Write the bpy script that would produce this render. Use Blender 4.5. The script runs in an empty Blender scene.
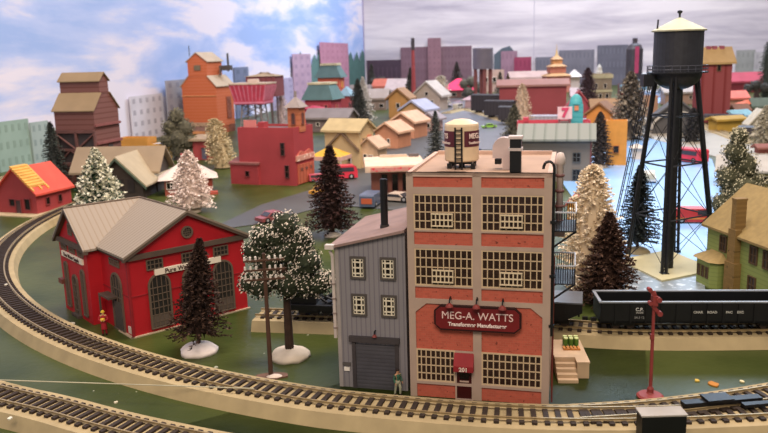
import bpy, math, random
from mathutils import Vector, Matrix
C = bpy.context.scene.collection
random.seed(7)
PI = math.pi
# ---------------- camera (1 unit = 1 decimetre of the model railway) ----------------
FPX = 780.0; H = 2.6
TH = math.atan(160 / FPX); RO = math.radians(1.6)
Fv = Vector((0, math.cos(TH), -math.sin(TH))); Uv = Vector((0, math.sin(TH), math.cos(TH))); Rv = Vector((1, 0, 0))
Xc = Rv * math.cos(RO) - Uv * math.sin(RO); Yc = Rv * math.sin(RO) + Uv * math.cos(RO)
cd = bpy.data.cameras.new('camera'); cam = bpy.data.objects.new('camera', cd); C.objects.link(cam)
cd.sensor_width = 36; cd.lens = FPX / 768 * 36; cd.clip_start = .05; cd.clip_end = 500
cd.dof.use_dof = True; cd.dof.focus_distance = 6.6; cd.dof.aperture_fstop = 1.9
mw = Matrix((Xc, Yc, -Fv)).transposed().to_4x4(); mw.translation = Vector((0, 0, H)); cam.matrix_world = mw
bpy.context.scene.camera = cam
sc = bpy.context.scene
sc.view_settings.view_transform = 'Standard'; sc.view_settings.look = 'None'; sc.view_settings.gamma = 1
sc.view_settings.exposure = 0.0
# ---------------- world and lamps ----------------
wd = bpy.data.worlds.new('room_light'); sc.world = wd; wd.use_nodes = True
bg = wd.node_tree.nodes['Background']; bg.inputs[0].default_value = (.86, .78, .80, 1); bg.inputs[1].default_value = .42
def area(name, loc, target, sx, sy, power, col):
    l = bpy.data.lights.new(name, 'AREA'); l.shape = 'RECTANGLE'; l.size = sx; l.size_y = sy; l.energy = power; l.color = col
    o = bpy.data.objects.new(name, l); C.objects.link(o); o.location = loc
    o.rotation_euler = (Vector(target) - Vector(loc)).to_track_quat('-Z', 'Y').to_euler(); return o
area('fill_light_near', (-1, -5, 12), (0, 7, 0), 8, 5, 1750, (1, .83, .66))  # unseen camera-side fill, added to brighten the near facades
area('ceiling_lamp_middle', (3, 10, 16), (0, 26, 0), 12, 8, 5600, (1, .84, .74))
area('ceiling_lamp_far', (13, 42, 22), (11, 52, 0), 24, 12, 10000, (.97, .93, 1))
area('window_daylight', (19, 50, 24), (8, 20, 0), 12, 10, 6500, (.50, .74, 1))

# ---------------- pixel helpers: a point of the layout under a pixel ----------------
def P(px, py, z=0.0, depth=None):
    u = px - 384; v = 216.5 - py
    a = u * math.cos(RO) + v * math.sin(RO); b = -u * math.sin(RO) + v * math.cos(RO)
    d = Fv * FPX + Rv * a + Uv * b
    t = (z - H) / d.z if depth is None else depth / d.y
    return Vector((0, 0, H)) + d * t
def scl(p): return ((Vector(p) - Vector((0, 0, H))).dot(Fv)) / FPX
def zat(px, py, Y): return P(px, py, depth=Y).z

# ---------------- materials ----------------
def lin(c):
    if isinstance(c, str): c = tuple(int(c[i:i + 2], 16) / 255 for i in (0, 2, 4))
    return tuple((x / 12.92 if x <= .04045 else ((x + .055) / 1.055) ** 2.4) for x in c) + (1,)
_m = {}
HAZE = [0.0]      # haze over the village further back, mixed as pinkish grey into its paint
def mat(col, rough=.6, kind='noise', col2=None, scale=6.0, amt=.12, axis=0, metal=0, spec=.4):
    key = (col, rough, kind, col2, scale, amt, axis, metal, spec, HAZE[0])
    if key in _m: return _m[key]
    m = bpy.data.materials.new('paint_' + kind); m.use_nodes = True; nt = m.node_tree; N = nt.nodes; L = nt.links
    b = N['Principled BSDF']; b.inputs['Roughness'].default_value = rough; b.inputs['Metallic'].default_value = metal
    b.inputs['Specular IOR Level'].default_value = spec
    tc = N.new('ShaderNodeTexCoord'); c = lin(col); k_ = HAZE[0]; c = tuple(a * (1 - k_) + b * k_ for a, b in zip(c[:3], (.30, .26, .28))) + (1,)
    def ramp(fac, c0, c1, p0=0., p1=1.):
        r = N.new('ShaderNodeValToRGB'); r.color_ramp.elements[0].position = p0; r.color_ramp.elements[1].position = p1
        r.color_ramp.elements[0].color = c0; r.color_ramp.elements[1].color = c1; L.new(fac, r.inputs[0]); return r.outputs[0]
    dk = tuple(x * (1 - amt) for x in c[:3]) + (1,); lt = tuple(min(1, x * (1 + amt)) for x in c[:3]) + (1,)
    if kind == 'noise':
        n = N.new('ShaderNodeTexNoise'); n.inputs['Scale'].default_value = scale; n.inputs['Detail'].default_value = 5
        L.new(tc.outputs['Object'], n.inputs['Vector']); out = ramp(n.outputs[0], dk, lt, .35, .65)
    elif kind == 'stripe':   # grooves, clapboards, standing seams: bands along one axis
        sp = N.new('ShaderNodeSeparateXYZ'); L.new(tc.outputs['Object'], sp.inputs[0])
        mu = N.new('ShaderNodeMath'); mu.operation = 'MULTIPLY'; mu.inputs[1].default_value = scale; L.new(sp.outputs[axis], mu.inputs[0])
        fr = N.new('ShaderNodeMath'); fr.operation = 'FRACT'; L.new(mu.outputs[0], fr.inputs[0])
        out = ramp(fr.outputs[0], lin(col2) if col2 else tuple(x * .6 for x in c[:3]) + (1,), c, .05, .3)
    elif kind == 'brick':
        mp = N.new('ShaderNodeSeparateXYZ'); L.new(tc.outputs['Object'], mp.inputs[0]); cb = N.new('ShaderNodeCombineXYZ')
        L.new(mp.outputs[0], cb.inputs[0]); L.new(mp.outputs[2], cb.inputs[1])
        br = N.new('ShaderNodeTexBrick'); L.new(cb.outputs[0], br.inputs[0]); br.inputs['Scale'].default_value = scale
        br.inputs['Color1'].default_value = c; br.inputs['Color2'].default_value = tuple(x * .82 for x in c[:3]) + (1,)
        br.inputs['Mortar'].default_value = lin(col2) if col2 else dk; br.inputs['Mortar Size'].default_value = .012
        n = N.new('ShaderNodeTexNoise'); n.inputs['Scale'].default_value = scale * 2.2; L.new(cb.outputs[0], n.inputs['Vector'])
        mx = N.new('ShaderNodeMix'); mx.data_type = 'RGBA'; L.new(br.outputs[0], mx.inputs[6])
        mx.inputs[7].default_value = tuple(x * .35 for x in c[:3]) + (1,); L.new(ramp(n.outputs[0], (0, 0, 0, 1), (1, 1, 1, 1), .66, .70), mx.inputs[0]); out = mx.outputs[2]
    elif kind == 'speck':    # scattered flecks
        v = N.new('ShaderNodeTexNoise'); v.inputs['Scale'].default_value = scale; v.inputs['Detail'].default_value = 3
        L.new(tc.outputs['Object'], v.inputs['Vector']); out = ramp(v.outputs[0], c, lin(col2), .55, .62)
    elif kind == 'flat':
        b.inputs['Base Color'].default_value = c; _m[key] = m; return m
    L.new(out, b.inputs['Base Color']); _m[key] = m; return m

def sky_material(blue):
    m = bpy.data.materials.new('painted_sky'); m.use_nodes = True; nt = m.node_tree; N = nt.nodes; L = nt.links
    b = N['Principled BSDF']; b.inputs['Roughness'].default_value = .9; b.inputs['Specular IOR Level'].default_value = .1
    tc = N.new('ShaderNodeTexCoord'); mp = N.new('ShaderNodeMapping'); L.new(tc.outputs['Object'], mp.inputs[0])
    mp.inputs['Scale'].default_value = (.10, .10, .50) if blue else (.10, .10, .8)
    n = N.new('ShaderNodeTexNoise'); n.inputs['Scale'].default_value = 1.0 if blue else 1.0; n.inputs['Detail'].default_value = 7; n.inputs['Roughness'].default_value = .58
    n.inputs['Distortion'].default_value = .25
    L.new(mp.outputs[0], n.inputs['Vector']); r = N.new('ShaderNodeValToRGB'); L.new(n.outputs[0], r.inputs[0]); e = r.color_ramp.elements
    if blue:
        e[0].position = .41; e[0].color = lin('9ab2e0'); e[1].position = .57; e[1].color = lin('dcd8e4')
        x = e.new(.49); x.color = lin('b0c0e6')
    else:
        e[0].position = .38; e[0].color = lin('a9a4ae'); e[1].position = .62; e[1].color = lin('d2cdcf')
    L.new(r.outputs[0], b.inputs['Base Color']); return m
def ground_material():
    m = bpy.data.materials.new('painted_board_green'); m.use_nodes = True; nt = m.node_tree; N = nt.nodes; L = nt.links
    b = N['Principled BSDF']; b.inputs['Roughness'].default_value = .40; b.inputs['Specular IOR Level'].default_value = .20
    tc = N.new('ShaderNodeTexCoord'); n = N.new('ShaderNodeTexNoise'); n.inputs['Scale'].default_value = .9; n.inputs['Detail'].default_value = 6
    L.new(tc.outputs['Object'], n.inputs['Vector']); r = N.new('ShaderNodeValToRGB'); L.new(n.outputs[0], r.inputs[0]); e = r.color_ramp.elements
    e[0].position = .35; e[0].color = lin('2e3a12'); e[1].position = .68; e[1].color = lin('4a5226')
    n2 = N.new('ShaderNodeTexNoise'); n2.inputs['Scale'].default_value = 14; n2.inputs['Detail'].default_value = 3; L.new(tc.outputs['Object'], n2.inputs['Vector'])
    r2 = N.new('ShaderNodeValToRGB'); r2.color_ramp.elements[0].position = .74; r2.color_ramp.elements[1].position = .76; L.new(n2.outputs[0], r2.inputs[0])
    mx = N.new('ShaderNodeMix'); mx.data_type = 'RGBA'; L.new(r2.outputs[0], mx.inputs[0]); L.new(r.outputs[0], mx.inputs[6]); mx.inputs[7].default_value = lin('9a9c86')
    L.new(mx.outputs[2], b.inputs['Base Color']); bp = N.new('ShaderNodeBump'); bp.inputs['Strength'].default_value = .15; bp.inputs['Distance'].default_value = .02
    L.new(n2.outputs[0], bp.inputs['Height']); L.new(bp.outputs[0], b.inputs['Normal']); return m

# ---------------- mesh helpers ----------------
class MB:
    def __init__(s): s.v = []; s.f = []; s.m = []
    def add(s, vs, fs, m=0):
        k = len(s.v); s.v += [tuple(x) for x in vs]; s.f += [tuple(i + k for i in f) for f in fs]; s.m += [m] * len(fs); return s
    def box(s, x0, x1, y0, y1, z0, z1, m=0):
        v = [(x, y, z) for z in (z0, z1) for y in (y0, y1) for x in (x0, x1)]
        return s.add(v, [(0, 2, 3, 1), (4, 5, 7, 6), (0, 1, 5, 4), (2, 6, 7, 3), (0, 4, 6, 2), (1, 3, 7, 5)], m)
    def prism(s, poly, off, m=0):          # planar polygon of 3-D points pushed along off
        n = len(poly); o = Vector(off); v = [Vector(p) for p in poly]; v += [p + o for p in v]
        return s.add(v, [tuple(range(n)), tuple(range(2 * n - 1, n - 1, -1))] + [(i, i + n, (i + 1) % n + n, (i + 1) % n) for i in range(n)], m)
    def tube(s, p, q, r0, r1=None, n=8, m=0):
        r1 = r0 if r1 is None else r1; p = Vector(p); q = Vector(q); d = (q - p).normalized()
        a = d.orthogonal().normalized(); b = d.cross(a); v = []
        for c, r in ((p, r0), (q, r1)):
            v += [c + (a * math.cos(2 * PI * i / n) + b * math.sin(2 * PI * i / n)) * r for i in range(n)]
        return s.add(v, [tuple(range(n - 1, -1, -1)), tuple(range(n, 2 * n))] + [(i, (i + 1) % n, (i + 1) % n + n, i + n) for i in range(n)], m)
    def path(s, pts, r, n=6, m=0):
        for a, b in zip(pts, pts[1:]): s.tube(a, b, r, r, n, m)
        return s
    def lathe(s, c, prof, n=20, m=0, sx=1, sy=1):     # prof: [(r, z)...]
        v = []; f = []; k = len(prof)
        for r, z in prof: v += [(c[0] + sx * r * math.cos(2 * PI * i / n), c[1] + sy * r * math.sin(2 * PI * i / n), c[2] + z) for i in range(n)]
        for j in range(k - 1): f += [(j * n + i, j * n + (i + 1) % n, (j + 1) * n + (i + 1) % n, (j + 1) * n + i) for i in range(n)]
        f += [tuple(range(n - 1, -1, -1)), tuple(range((k - 1) * n, k * n))]
        return s.add(v, f, m)
    def build(s, name, mats, parent=None, loc=None, rz=0, smooth=False):
        me = bpy.data.meshes.new(name); me.from_pydata(s.v, [], s.f)
        for m in (mats if isinstance(mats, (list, tuple)) else [mats]): me.materials.append(m)
        me.polygons.foreach_set('material_index', s.m); me.update()
        if smooth: me.polygons.foreach_set('use_smooth', [True] * len(me.polygons))
        o = bpy.data.objects.new(name, me); C.objects.link(o)
        if parent: o.parent = parent
        if loc is not None: o.location = loc
        o.rotation_euler.z = rz; return o
def thing(name, label, cat, loc, rz=0, group=None):
    o = bpy.data.objects.new(name, None); C.objects.link(o); o.empty_display_size = .1
    o.location = loc; o.rotation_euler.z = rz; tag(o, label, cat, group); return o
def tag(o, label, cat, group=None):
    o['label'] = label; o['category'] = cat
    if group: o['group'] = group
    return o
def struct(o): o['kind'] = 'structure'; return o
def copy_tree(o, parent=None):
    c = o.copy(); C.objects.link(c); c.parent = parent
    for ch in list(o.children): copy_tree(ch, c)
    return c
def text(parent, s, size, loc, col, rz=0, ext=.002, sx=1., tilt=PI / 2, bold=0, name='lettering'):
    cu = bpy.data.curves.new(name, 'FONT'); cu.body = s; cu.size = size; cu.extrude = ext; cu.align_x = 'CENTER'; cu.align_y = 'CENTER'; cu.offset = bold
    tmp = bpy.data.objects.new('tmp', cu); C.objects.link(tmp); bpy.context.view_layer.update()
    me = bpy.data.meshes.new_from_object(tmp.evaluated_get(bpy.context.evaluated_depsgraph_get())); bpy.data.objects.remove(tmp)
    me.materials.clear(); me.materials.append(mat(col, .6, 'flat')); o = bpy.data.objects.new(name, me); C.objects.link(o); o.parent = parent
    o.location = loc; o.rotation_euler = (tilt, 0, rz); o.scale = (sx, 1, 1); return o

GLASS = mat('1a1512', .25, 'flat'); BLACK = mat('141416', .45); DARK = mat('2a2522', .6)

# ---------------- setting: table, walls, roads ----------------
LW0 = P(0, 172); LW1 = P(365, 90)
ld = (LW1 - LW0); ld.z = 0; ld.normalize(); ln = Vector((ld.y, -ld.x, 0))   # into the room
bd = ln.copy()                                                             # the back wall runs square to the left one
A0 = LW0 - ld * 26; A1 = LW1; B1 = A1 + bd * 75
WT = 21.0
def wall(name, a, b, out, m):
    o = MB().prism([a, b, b + out, a + out], (0, 0, WT)).build(name, m); return struct(o)
wall('wall_left', A0, A1, -ln * .6, sky_material(True))
wall('wall_back', A1 - bd * .6, B1, ld * .6, sky_material(False))
t = MB(); t.prism([A0, A1, B1, Vector((B1.x, -2.5, 0)), Vector((A0.x, -2.5, 0))], (0, 0, -.25)); struct(t.build('ground_board', ground_material()))
# the strip that covers the join of the two backdrop sheets and a seam further right
s_ = MB().prism([A1 + ln * .0, A1 + ln * .08, A1 + ln * .08 - ld * .05, A1 - ld * .05], (0, 0, WT)); struct(s_.build('trim_1', mat('8f88a8', .9)))
q = P(533, 86); tt = (q - A1).dot(bd); c0 = A1 + bd * tt
struct(MB().prism([c0, c0 + bd * .06, c0 + bd * .06 - ld * .015, c0 - ld * .015], (0, 0, WT)).build('trim_2', mat('aaa6b2', .9)))

def patch(name, pix, m, z=.012):
    pts = [P(x, y) for x, y in pix]; o = MB().prism([(p.x, p.y, 0.001) for p in pts][::-1], (0, 0, z)).build(name, m); return struct(o)
ASPH = mat('6d7076', .38, 'noise', None, .8, .10, spec=.5); ASPD = mat('4b4c4a', .5, 'noise', None, 1.0, .14)
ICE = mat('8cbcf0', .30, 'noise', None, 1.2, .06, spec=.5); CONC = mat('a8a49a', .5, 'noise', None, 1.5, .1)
patch('road_village', [(205, 232), (262, 224), (330, 205), (410, 212), (420, 178), (480, 150), (505, 128), (490, 106), (470, 96), (432, 97), (425, 112), (395, 138), (345, 168), (312, 190), (262, 205)], ASPD)
patch('road_far', [(505, 150), (560, 165), (590, 150), (590, 112), (520, 108), (478, 98), (470, 96), (440, 108), (440, 130), (470, 150)], ASPH, .016)
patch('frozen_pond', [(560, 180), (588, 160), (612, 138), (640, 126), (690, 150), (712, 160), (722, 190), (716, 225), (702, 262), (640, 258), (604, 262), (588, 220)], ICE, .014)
patch('road_right', [(606, 142), (640, 136), (768, 172), (768, 150), (720, 135), (690, 118), (650, 112), (612, 118)], mat('a39c8c', .5, 'noise', None, .8, .1), .020)
patch('pavement_tower', [(604, 258), (702, 256), (706, 300), (596, 300)], mat('7f8a90', .35, 'speck', 'b9c2c8', 12.0), .010)
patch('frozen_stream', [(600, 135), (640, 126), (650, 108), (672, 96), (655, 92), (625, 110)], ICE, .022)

# ---------------- railway tracks ----------------
RB = mat('a89670', .8, 'noise', None, 5, .1); TIE = mat('2e2219', .7, 'noise', None, 12, .2); RAIL = mat('a8946e', .42, 'noise', None, 9, .12, metal=.5)
def offset(pts, d):
    out = []
    for i, p in enumerate(pts):
        a = pts[max(0, i - 1)]; b = pts[min(len(pts) - 1, i + 1)]; t = (b - a).normalized(); out.append(p + Vector((t.y, -t.x, 0)) * d)
    return out
def strip(mb, pts, prof, m=0):            # sweep a cross-section [(side, z)...] along the path
    n = len(prof); v = []; f = []
    for i, p in enumerate(pts):
        a = pts[max(0, i - 1)]; b = pts[min(len(pts) - 1, i + 1)]; t = (b - a).normalized(); s = Vector((t.y, -t.x, 0))
        v += [p + s * x + Vector((0, 0, z)) for x, z in prof]
    for i in range(len(pts) - 1): f += [(i * n + j, i * n + (j + 1) % n, (i + 1) * n + (j + 1) % n, (i + 1) * n + j) for j in range(n)]
    f += [tuple(range(n)), tuple(range(len(v) - 1, len(v) - n - 1, -1))]
    mb.add(v, f, m)
def resample(pts, step):
    out = [pts[0]]; acc = 0
    for a, b in zip(pts, pts[1:]):
        L = (b - a).length; d = step - acc
        while d <= L: out.append(a + (b - a) * (d / L)); d += step
        acc = L - (d - step)
    return out
def smooth_path(pts, it=4):
    for _ in range(it):
        n = [pts[0]]
        for a, b in zip(pts, pts[1:]): n += [a * .75 + b * .25, a * .25 + b * .75]
        pts = n + [pts[-1]]
    return pts
def track(label, path, g=.18, hb=.10, bedw=.40, skip=(), tie_step=.085, near=None, ties=True, bed=True, par=None):
    t = par or thing('railway_track', label, 'track', (0, 0, 0))
    if bed:
        mb = MB(); strip(mb, path, [(-bedw / 2 - .04, 0), (-bedw / 2, hb), (bedw / 2, hb), (bedw / 2 + .05, 0)]); mb.build('roadbed', RB, t)
    for s in (-1, 1):
        mb = MB(); o = offset(path, s * g / 2)
        strip(mb, o, [(-.011, hb + .014), (-.004, hb + .02), (-.006, hb + .034), (.006, hb + .034), (.004, hb + .02), (.011, hb + .014)]); mb.build('rail', RAIL, t)
    if ties:
        pts = resample(path, tie_step); tm = None; far = MB(); k = 0
        order = sorted(range(1, len(pts) - 1), key=lambda i: (pts[i] - Vector((0, 3, 0))).length); nearset = set(order[:96])
        for i in range(1, len(pts) - 1):
            d = pts[i + 1] - pts[i - 1]; an = math.atan2(d.y, d.x)
            if i in nearset:
                if tm is None: o = MB().box(-.018, .018, -.14, .14, 0, .018).build('tie', TIE, t); tm = o
                else: o = tm.copy(); C.objects.link(o); o.parent = t
                o.location = (pts[i].x, pts[i].y, hb); o.rotation_euler.z = an
            else:
                e = d.normalized(); s = Vector((e.y, -e.x, 0)); p = pts[i] + Vector((0, 0, hb))
                far.prism([p - e * .018 - s * .14, p + e * .018 - s * .14, p + e * .018 + s * .14, p - e * .018 + s * .14], (0, 0, .018))
        if far.v: o = far.build('ties', TIE, t); o['kind'] = 'stuff'
    return t
cc = Vector((2.43, 13.03, 0)); ang = lambda a, r: cc + Vector((r * math.cos(math.radians(a)), r * math.sin(math.radians(a)), 0))
RC = 8.13
arc = [ang(a, RC) for a in range(158, 252, 2)]
pa = smooth_path(arc + [Vector((.5, 5.16, 0)), Vector((1.0, 5.07, 0)), Vector((1.6, 5.02, 0)), Vector((2.4, 5.03, 0)), Vector((3.4, 5.10, 0)), Vector((5.2, 5.3, 0))], 2)
TA = track('long curved main line on tan roadbed sweeping past the red pump house and brick factory', pa)
pb = smooth_path([P(x, y, .11) * 1.0 for x, y in [(-60, 377), (0, 395), (50, 405.5), (100, 420), (160, 434), (240, 450), (340, 466)]], 3)
for p in pb: p.z = 0
pb = [Vector((p.x, p.y, 0)) for p in pb]
track('short piece of track in the bottom left corner, outside the main curve', pb, tie_step=.08)
pc = [Vector((-1.29, 7.49, 0)), Vector((-.47, 7.35, 0)), Vector((.5, 7.18, 0)), Vector((1.5, 6.95, 0)), Vector((2.1, 6.74, 0)), Vector((3.2, 6.66, 0)), Vector((6.0, 6.62, 0))]
pc = smooth_path(pc, 3)
TC = track('straight track behind the brick factory carrying the black gondola', pc)
pd = smooth_path([Vector((1.3, 5.06, 0)), Vector((1.9, 5.1, 0)), Vector((2.5, 5.22, 0)), Vector((3.2, 5.42, 0)), Vector((4.6, 5.9, 0))], 3)
track('', pd, hb=.1005, bedw=.38, par=TA)
# turnout machine
q = MB(); q.box(-.30, .28, -.035, .035, 0, .03).box(-.14, .05, -.06, .06, .03, .05).box(.1, .4, -.11, -.06, 0, .022)
tag(q.build('switch_machine', BLACK, None, (2.36, 5.13, .135), .12), 'flat black turnout motor lying along the rails near the right edge', 'switch machine')
# far loop tracks seen in the village
def far_track(label, pix, g=.16):
    p = smooth_path([P(x, y) for x, y in pix], 3); track(label, p, g=g, hb=.06, bedw=.42, ties=False)
far_track('distant curved siding carrying the line of black box cars', [(446, 114), (466, 109), (486, 116), (520, 126), (570, 137)])
far_track('curved track beyond the frozen pond passing behind the water tower legs', [(600, 104), (640, 112), (690, 122), (735, 139), (752, 145)])
far_track('track running along the painted wall behind the orange roofed shed', [(-20, 186), (40, 172), (80, 165), (130, 158)])

# ---------------- building kit ----------------
def facepos(W, D, f, u, z):
    return {'f': ((u, 0, z), 0), 'r': ((W, u, z), PI / 2), 'l': ((0, D - u, z), -PI / 2), 'b': ((W - u, D, z), PI)}[f]
def window(par, W, D, f, u, z, w, h, fm, cols=2, rows=2, arch=False, t=.012, bar=None, name='window', pm=None, off=0):
    bar = bar or min(w, h) * .07; mb = MB(); e = bar * 1.4
    if arch:
        n = 10; r = w / 2; zc = h - r
        outer = [(-r, 0)] + [(-r * math.cos(PI * i / n), zc + r * math.sin(PI * i / n)) for i in range(n + 1)] + [(r, 0)]
        inner = [(x * (1 - e * 2 / r), max(e, (y if y < zc else zc + (y - zc) * (1 - e * 2 / r)))) for x, y in outer]
        for i in range(len(outer) - 1):
            a, b, c, d = outer[i], outer[i + 1], inner[i + 1], inner[i]
            mb.prism([(a[0], -t, a[1]), (b[0], -t, b[1]), (c[0], -t, c[1]), (d[0], -t, d[1])], (0, t + .004, 0))
        mb.box(-r, r, -t * 1.3, .004, 0, e * 1.3)
        mb.prism([(x, -t * .4, y) for x, y in inner], (0, t * .4 + .002, 0), 1)
    else:
        mb.box(-w / 2, w / 2, -t, .003, 0, e).box(-w / 2, w / 2, -t, .003, h - e, h).box(-w / 2, -w / 2 + e, -t, .003, e, h - e).box(w / 2 - e, w / 2, -t, .003, e, h - e)
        mb.box(-w / 2 + e, w / 2 - e, -t * .3, .002, e, h - e, 1)
    for i in range(1, cols): x = -w / 2 + w * i / cols; mb.box(x - bar / 2, x + bar / 2, -t * .8, 0, e, (h - e) if not arch else h - w * .5 + math.sqrt(max(0, (w / 2) ** 2 - x * x)) - e)
    for i in range(1, rows): zz = (h - (w * .3 if arch else 0)) * i / rows; mb.box(-w / 2 + e, w / 2 - e, -t * .8, 0, zz - bar / 2, zz + bar / 2)
    l, rz = facepos(W, D, f, u, z); l = Vector(l)
    if off: l += Vector((math.sin(rz), -math.cos(rz), 0)) * off
    return mb.build(name, [fm, pm or GLASS], par, l, rz)
def gable_walls(W, D, h, rise, ax):
    if ax == 'y': poly = [(0, 0, 0), (W, 0, 0), (W, 0, h), (W / 2, 0, h + rise), (0, 0, h)]; return MB().prism(poly, (0, D, 0))
    poly = [(0, 0, 0), (0, D, 0), (0, D, h), (0, D / 2, h + rise), (0, 0, h)]; return MB().prism(poly, (W, 0, 0))
def gable_roof(W, D, h, rise, ax, ov=.04, th=.02, ove=None):
    mb = MB(); ove = ov if ove is None else ove
    if ax == 'y':
        k = rise / (W / 2)
        for s in (-1, 1):
            xe = W / 2 + s * (W / 2 + ov); ze = h - ov * k
            mb.prism([(xe, -ove, ze), (W / 2, -ove, h + rise), (W / 2, -ove, h + rise + th), (xe, -ove, ze + th)], (0, D + 2 * ove, 0))
    else:
        k = rise / (D / 2)
        for s in (-1, 1):
            ye = D / 2 + s * (D / 2 + ov); ze = h - ov * k
            mb.prism([(-ove, ye, ze), (-ove, D / 2, h + rise), (-ove, D / 2, h + rise + th), (-ove, ye, ze + th)], (W + 2 * ove, 0, 0))
    return mb
def hip_roof(W, D, h, rise, ov=.04, inset=.5, top=None):
    a = [(-ov, -ov, h), (W + ov, -ov, h), (W + ov, D + ov, h), (-ov, D + ov, h)]
    if top is None:
        i = min(W, D) * inset
        b = [(i, D / 2, h + rise), (W - i, D / 2, h + rise)] if W >= D else [(W / 2, i, h + rise), (W / 2, D - i, h + rise)]
        v = a + b
        f = [(0, 1, 5, 4), (2, 3, 4, 5), (3, 0, 4), (1, 2, 5)] if W >= D else [(0, 1, 4), (2, 3, 5), (3, 0, 4, 5), (1, 2, 5, 4)]
        return MB().add(v, f + [(3, 2, 1, 0)])
    b = [(top, top, h + rise), (W - top, top, h + rise), (W - top, D - top, h + rise), (top, D - top, h + rise)]
    return MB().add(a + b, [(0, 1, 5, 4), (1, 2, 6, 5), (2, 3, 7, 6), (3, 0, 4, 7), (4, 5, 6, 7), (3, 2, 1, 0)])
def bld(name, label, px, py, W, hh, D, yaw, wc, rc, roof=('x', 10), anc='l', wins=(), group=None, cat='building', frame='d8d0c0', door=None, chim=None, ov=3, z0=0, th=2):
    """a building: px,py base pixel of the anchor corner; W,hh,D,rise in pixels at that distance"""
    p = P(px, py, z0); s = scl(p); W *= s; hh *= s; D *= s; th *= s; ya = math.radians(yaw)
    off = {'l': Vector((0, 0, 0)), 'r': Vector((W, 0, 0)), 'c': Vector((W / 2, 0, 0))}[anc]
    loc = p - Matrix.Rotation(ya, 3, 'Z') @ off; t = thing(name, label, cat, loc, ya, group)
    wm = wc if not isinstance(wc, str) else mat(wc, .7, 'noise', None, 3 / (W + .01), .08); rm = rc if not isinstance(rc, str) else mat(rc, .75, 'noise', None, 3 / (W + .01), .1)
    k = roof[0]; r = roof[1] * s; ovs = ov * s
    if k in 'xy':
        gable_walls(W, D, hh, r, k).build('wall', wm, t); gable_roof(W, D, hh, r, k, ovs, th).build('roof', rm, t)
    elif k == 'flat':
        mb = MB().box(0, W, 0, D, 0, hh); w_ = min(W, D) * .05
        mb.box(0, W, 0, w_, hh, hh + r).box(0, W, D - w_, D, hh, hh + r).box(0, w_, w_, D - w_, hh, hh + r).box(W - w_, W, w_, D - w_, hh, hh + r); mb.build('wall', wm, t)
        MB().box(w_, W - w_, w_, D - w_, hh, hh + th * .4).build('roof', rm, t)
    elif k == 'slab':
        MB().box(0, W, 0, D, 0, hh).build('wall', wm, t); MB().box(-ovs, W + ovs, -ovs, D + ovs, hh, hh + r).build('roof', rm, t)
    elif k == 'hip':
        MB().box(0, W, 0, D, 0, hh).build('wall', wm, t); hip_roof(W, D, hh, r, ovs).build('roof', rm, t)
    elif k == 'mansard':
        MB().box(0, W, 0, D, 0, hh).build('wall', wm, t); hip_roof(W, D, hh, r, ovs, top=roof[2] * s).build('roof', rm, t)
        MB().box(roof[2] * s * .7, W - roof[2] * s * .7, roof[2] * s * .7, D - roof[2] * s * .7, hh + r, hh + r + th).build('roof_cap', mat('cfc49a', .7), t)
    elif k == 'shed':      # rises to the back
        MB().prism([(0, 0, 0), (0, D, 0), (0, D, hh + r), (0, 0, hh)], (W, 0, 0)).build('wall', wm, t)
        MB().prism([(-ovs, -ovs, hh), (-ovs, D + ovs, hh + r), (-ovs, D + ovs, hh + r + th), (-ovs, -ovs, hh + th)], (W + 2 * ovs, 0, 0)).build('roof', rm, t)
    fm = mat(frame, .6, 'flat')
    for w in wins:   # (face, u centre 0..1, z 0..1, w px, h px[, cols, rows, arch])
        fl = D if w[0] in 'rl' else W
        window(t, W, D, w[0], w[1] * fl, w[2] * hh, w[3] * s, w[4] * s, fm, *(w[5:7] if len(w) > 6 else (2, 2)), arch=(len(w) > 7), t=1.2 * s)
    if door:
        window(t, W, D, door[0], door[1] * (D if door[0] in 'rl' else W), 0.002, door[2] * s, door[3] * s, fm, 1, 1, t=1.4 * s, name='door', pm=mat(door[4], .6, 'flat'))
    if chim: MB().box(chim[0] * W - 2 * s, chim[0] * W + 2 * s, chim[1] * D - 2 * s, chim[1] * D + 2 * s, hh * .8, hh + chim[2] * s).build('chimney', mat(chim[3], .8), t)
    t['s'] = s; return t, W, hh, D, s

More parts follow.
